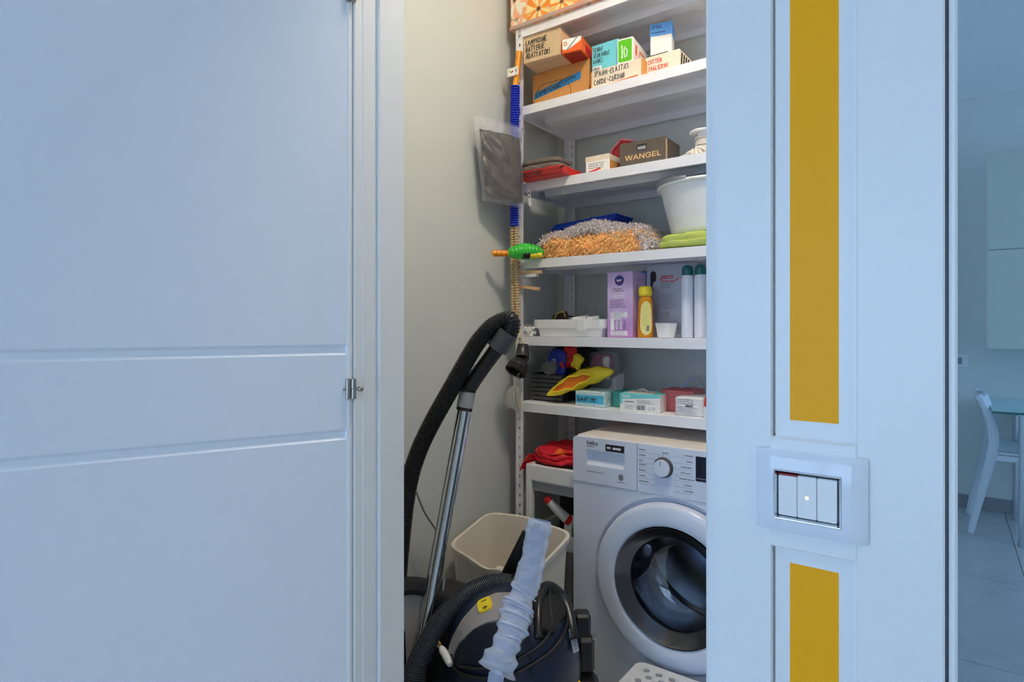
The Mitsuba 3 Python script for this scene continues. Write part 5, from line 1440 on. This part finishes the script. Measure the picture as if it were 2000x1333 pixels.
part(k, 'motor_cover', rbx(-1.02, -.925, 1.03, 1.12, .15, .545, .025, 12), BLACK_M, smooth=True)
p0, p1 = np.array([-.955, 1.11, .975]), np.array([-.998, 1.012, .440])
part(k, 'tube', tube([p0, p0 * .5 + p1 * .5, p1], .0178, 28), CHROME, smooth=40, label='chrome suction tube')
gv = (p1 - p0) / np.linalg.norm(p1 - p0)
sd = np.cross(gv, [.59, -.81, 0])
sd /= np.linalg.norm(sd)
part(k, 'tube_seam', cat([tube([p0 + sd * .0150 * s_ + np.array([.0062, -.0085, 0]) * 1.5, p1 + sd * .0150 * s_ + np.array([.0062, -.0085, 0]) * 1.5], .0022, 6) for s_ in (.35, -.62)]), DGREY_P, smooth=True)  # dark lines along the tube, standing in for dark reflections in the chrome
part(k, 'tube_rod', tube([p0 * .25 + p1 * .75 + sd * -.024, p1 + sd * -.024 + [.012, 0, -.02]], .0042, 8), STEEL, smooth=True)
part(k, 'collar', tube([p0 - gv * .035, p0 + gv * .004], .0205, 24), GREY_P, smooth=40, label='grey collar')
part(k, 'collar_ring', tube([p0 + gv * .002, p0 + gv * .012], .0195, 24), BLACK_M, smooth=40)
q0 = p0 - gv * .034
hk = np.array([q0, q0 + [.001, .001, .012], [-.948, 1.1165, 1.022], [-.938, 1.1205, 1.036], [-.905, 1.1335, 1.0815], [-.872, 1.145, 1.128]])
hpath = np.vstack([hk[:2], np.linspace(hk[2], hk[5], 38)])
part(k, 'handle', tube(hpath, np.interp(np.linspace(0, 1, 40), [0, .12, .2, .6, 1], [.0205, .021, .0195, .0185, .0200]), 20), BLACK_P, smooth=True)
hd2 = np.array([-.872, 1.145, 1.128]) - np.array([-.905, 1.134, 1.078])
hd2 /= np.linalg.norm(hd2)
part(k, 'hose_cuff', tube([np.array([-.880, 1.1425, 1.116]), np.array([-.872, 1.145, 1.128]) + hd2 * .035], [.0265, .0255], 24), DGREY_P, smooth=40)
part(k, 'air_slider', tube([[-.957, 1.104, 1.012], [-.942, 1.110, 1.038]], [.012, .009], 10), BLACK_M, smooth=40)
h2 = spline([np.array([-.872, 1.145, 1.128]) + hd2 * .030, [-.847, 1.157, 1.172], [-.851, 1.157, 1.185], [-.868, 1.150, 1.184], [-.890, 1.128, 1.166], [-.914, 1.108, 1.130], [-.945, 1.088, 1.068], [-.985, 1.07, .992], [-1.029, 1.058, .915], [-1.060, 1.046, .842], [-1.077, 1.035, .762], [-1.083, 1.025, .675], [-1.086, 1.015, .58], [-1.09, 1.01, .49]], 700)
part(k, 'hose', tube(h2, .0205 + .0013 * np.where(np.arange(700) % 4 < 2, 1, -1), 20), BLACK_P, smooth=False, label='long black ribbed hose')
# grey cable on the wall
single('power_cable', tube(spline([[-1.19, 1.10, .86], [-1.186, 1.145, .762], [-1.171, 1.16, .712], [-1.158, 1.18, .654], [-1.140, 1.205, .604], [-1.185, 1.25, .40], [-1.19, 1.25, .004]], 60), .0026, 8), GCABLE, 'thin grey cable hanging behind the chrome tube against the left wall', 'cable', smooth=True)

# ---------------------------------------------------------------- perforated step stool
k = thing('step_stool', 'white plastic step stool with a perforated top in front of the washing machine', 'stool')
sx0, sx1, sy0, sy1, sz = -.662, -.30, 1.18, 1.475, .282
hol = unary_union([Point(sx0 + .036 + .034 * a + (.017 if b_ % 2 else 0), sy1 - .032 - .026 * b_).buffer(.0088, 10) for a in range(10) for b_ in range(9)])
top = rrect(sx0, sy0, sx1, sy1, .025)
part(k, 'top', mv(ex(top.difference(hol), .010), 0, 0, sz - .010), WHITE_P, smooth=False)
part(k, 'grip_mat', mv(ex(rrect(sx0 + .006, sy0 + .006, sx1 - .006, sy1 - .006, .02), .003), 0, 0, sz - .0136), M('taupe_grip', (112, 98, 96), .7), smooth=False)
part(k, 'skirt', mv(ex(top.difference(top.buffer(-.006)), .035), 0, 0, sz - .045), WHITE_P, smooth=40)
for x in (sx0 + .035, sx1 - .035):
    for y in (sy0 + .035, sy1 - .035):
        part(k, 'leg', tube([[x, y, sz - .015], [x, y, .0]], [.022, .028], 16), WHITE_P, smooth=40)

# ---------------------------------------------------------------- kitchen
k = thing('wall_cabinet', 'cream wall cabinet with two stacked doors on the far kitchen wall', 'cabinet')
part(k, 'body', bx(.197, .80, 4.560, 4.829, 1.040, 2.198), WHITE_P, smooth=False)
for z0, z1 in ((1.036, 1.6215), (1.6270, 2.202)):
    part(k, 'door', bx(.1955, .8015, 4.540, 4.5595, z0, z1, .0015), CABDOOR)
k = thing('wall_switch', 'small white wall plate on the far kitchen wall', 'wall plate')
part(k, 'plate', bx(.030, .112, 4.8205, 4.8298, .905, .990, .003), WHITE_P)
part(k, 'insert', bx(.050, .078, 4.8190, 4.8206, .925, .970, .001), GREY_P)
k = thing('dining_table', 'glass topped table with chrome legs in the kitchen', 'table')
part(k, 'top', bx(.195, 1.35, 4.055, 4.815, .708, .720, .0015), TGLASS)
part(k, 'edge', cat([bx(.1945, 1.3505, 4.0535, 4.0548, .7085, .7195), bx(.1935, .1948, 4.055, 4.815, .7085, .7195)]), M('glass_edge', (30, 110, 110), .15), smooth=False)
for x, y in ((.330, 4.150), (.342, 4.700), (1.22, 4.15), (1.22, 4.70)):
    part(k, 'leg', mv(lathe([(0, .001), (.026, .001), (.026, .03), (.0235, .032), (.0235, .690), (.033, .694), (.033, .7065), (0, .7065)], 28), x, y, 0), CHROME, smooth=40)
k = thing('dining_chair', 'white plastic chair with an open back pushed under the glass table', 'chair')
ly = [[.106, 0, .002], [.150, 0, .22], [.196, 0, .44], [.208, 0, .56], [.190, 0, .66], [.140, 0, .785]]
for y in (4.235, 4.66):
    pp = spline([[a, y, c] for a, _, c in ly], 40)
    part(k, 'leg', tube(pp, np.interp(np.linspace(0, 1, 40), [0, .55, .75, 1], [.016, .024, .024, .016]), 12, flat=.7, ref=[1, 0, 0]), CHAIRP, smooth=True)
    part(k, 'leg', tube([[.56, y, .43], [.585, y, .20], [.60, y, .002]], [.022, .019, .016], 12, flat=.7, ref=[1, 0, 0]), CHAIRP, smooth=True)
part(k, 'backrest', sheet(lambda u, v: np.stack([.150 + .050 * (1 - v) + .030 * np.sin(u * math.pi), 4.235 + .425 * u, .625 + .160 * v - .012 * (2 * u - 1) ** 2], -1), 20, 12, .016), CHAIRP, smooth=True)
part(k, 'seat', sheet(lambda u, v: np.stack([.195 + .41 * u, 4.225 + .445 * v, .472 - .018 * np.sin(u * math.pi) * np.sin(v * math.pi) - .01 * (u > .93)], -1), 20, 14, .016), CHAIRP, smooth=True)
part(k, 'seat_frame', cat([bx(.20, .59, 4.235, 4.255, .425, .460, .004), bx(.20, .59, 4.64, 4.66, .425, .460, .004), bx(.57, .59, 4.235, 4.66, .425, .46, .004)]), CHAIRP)


def turn(key, deg, cx, cy):
    """a box stands a little askew: turn it and its parts about an upright axis"""
    m = T().translate([cx, cy, 0]).rotate([0, 0, 1], deg).translate([-cx, -cy, 0])
    for k_ in [q for q in scene if q == key or q.startswith(key + '__')]:
        scene[k_]['to_world'] = m


turn('plug_box', 14, -.7335, 1.72)
turn('light_bulb_box', 9, -.972, 1.593)
turn('small_box', 6, -.808, 1.645)
turn('cardboard_box_001', 4, -1.045, 1.588)
turn('bandage_box', 7, -.733, 1.64)
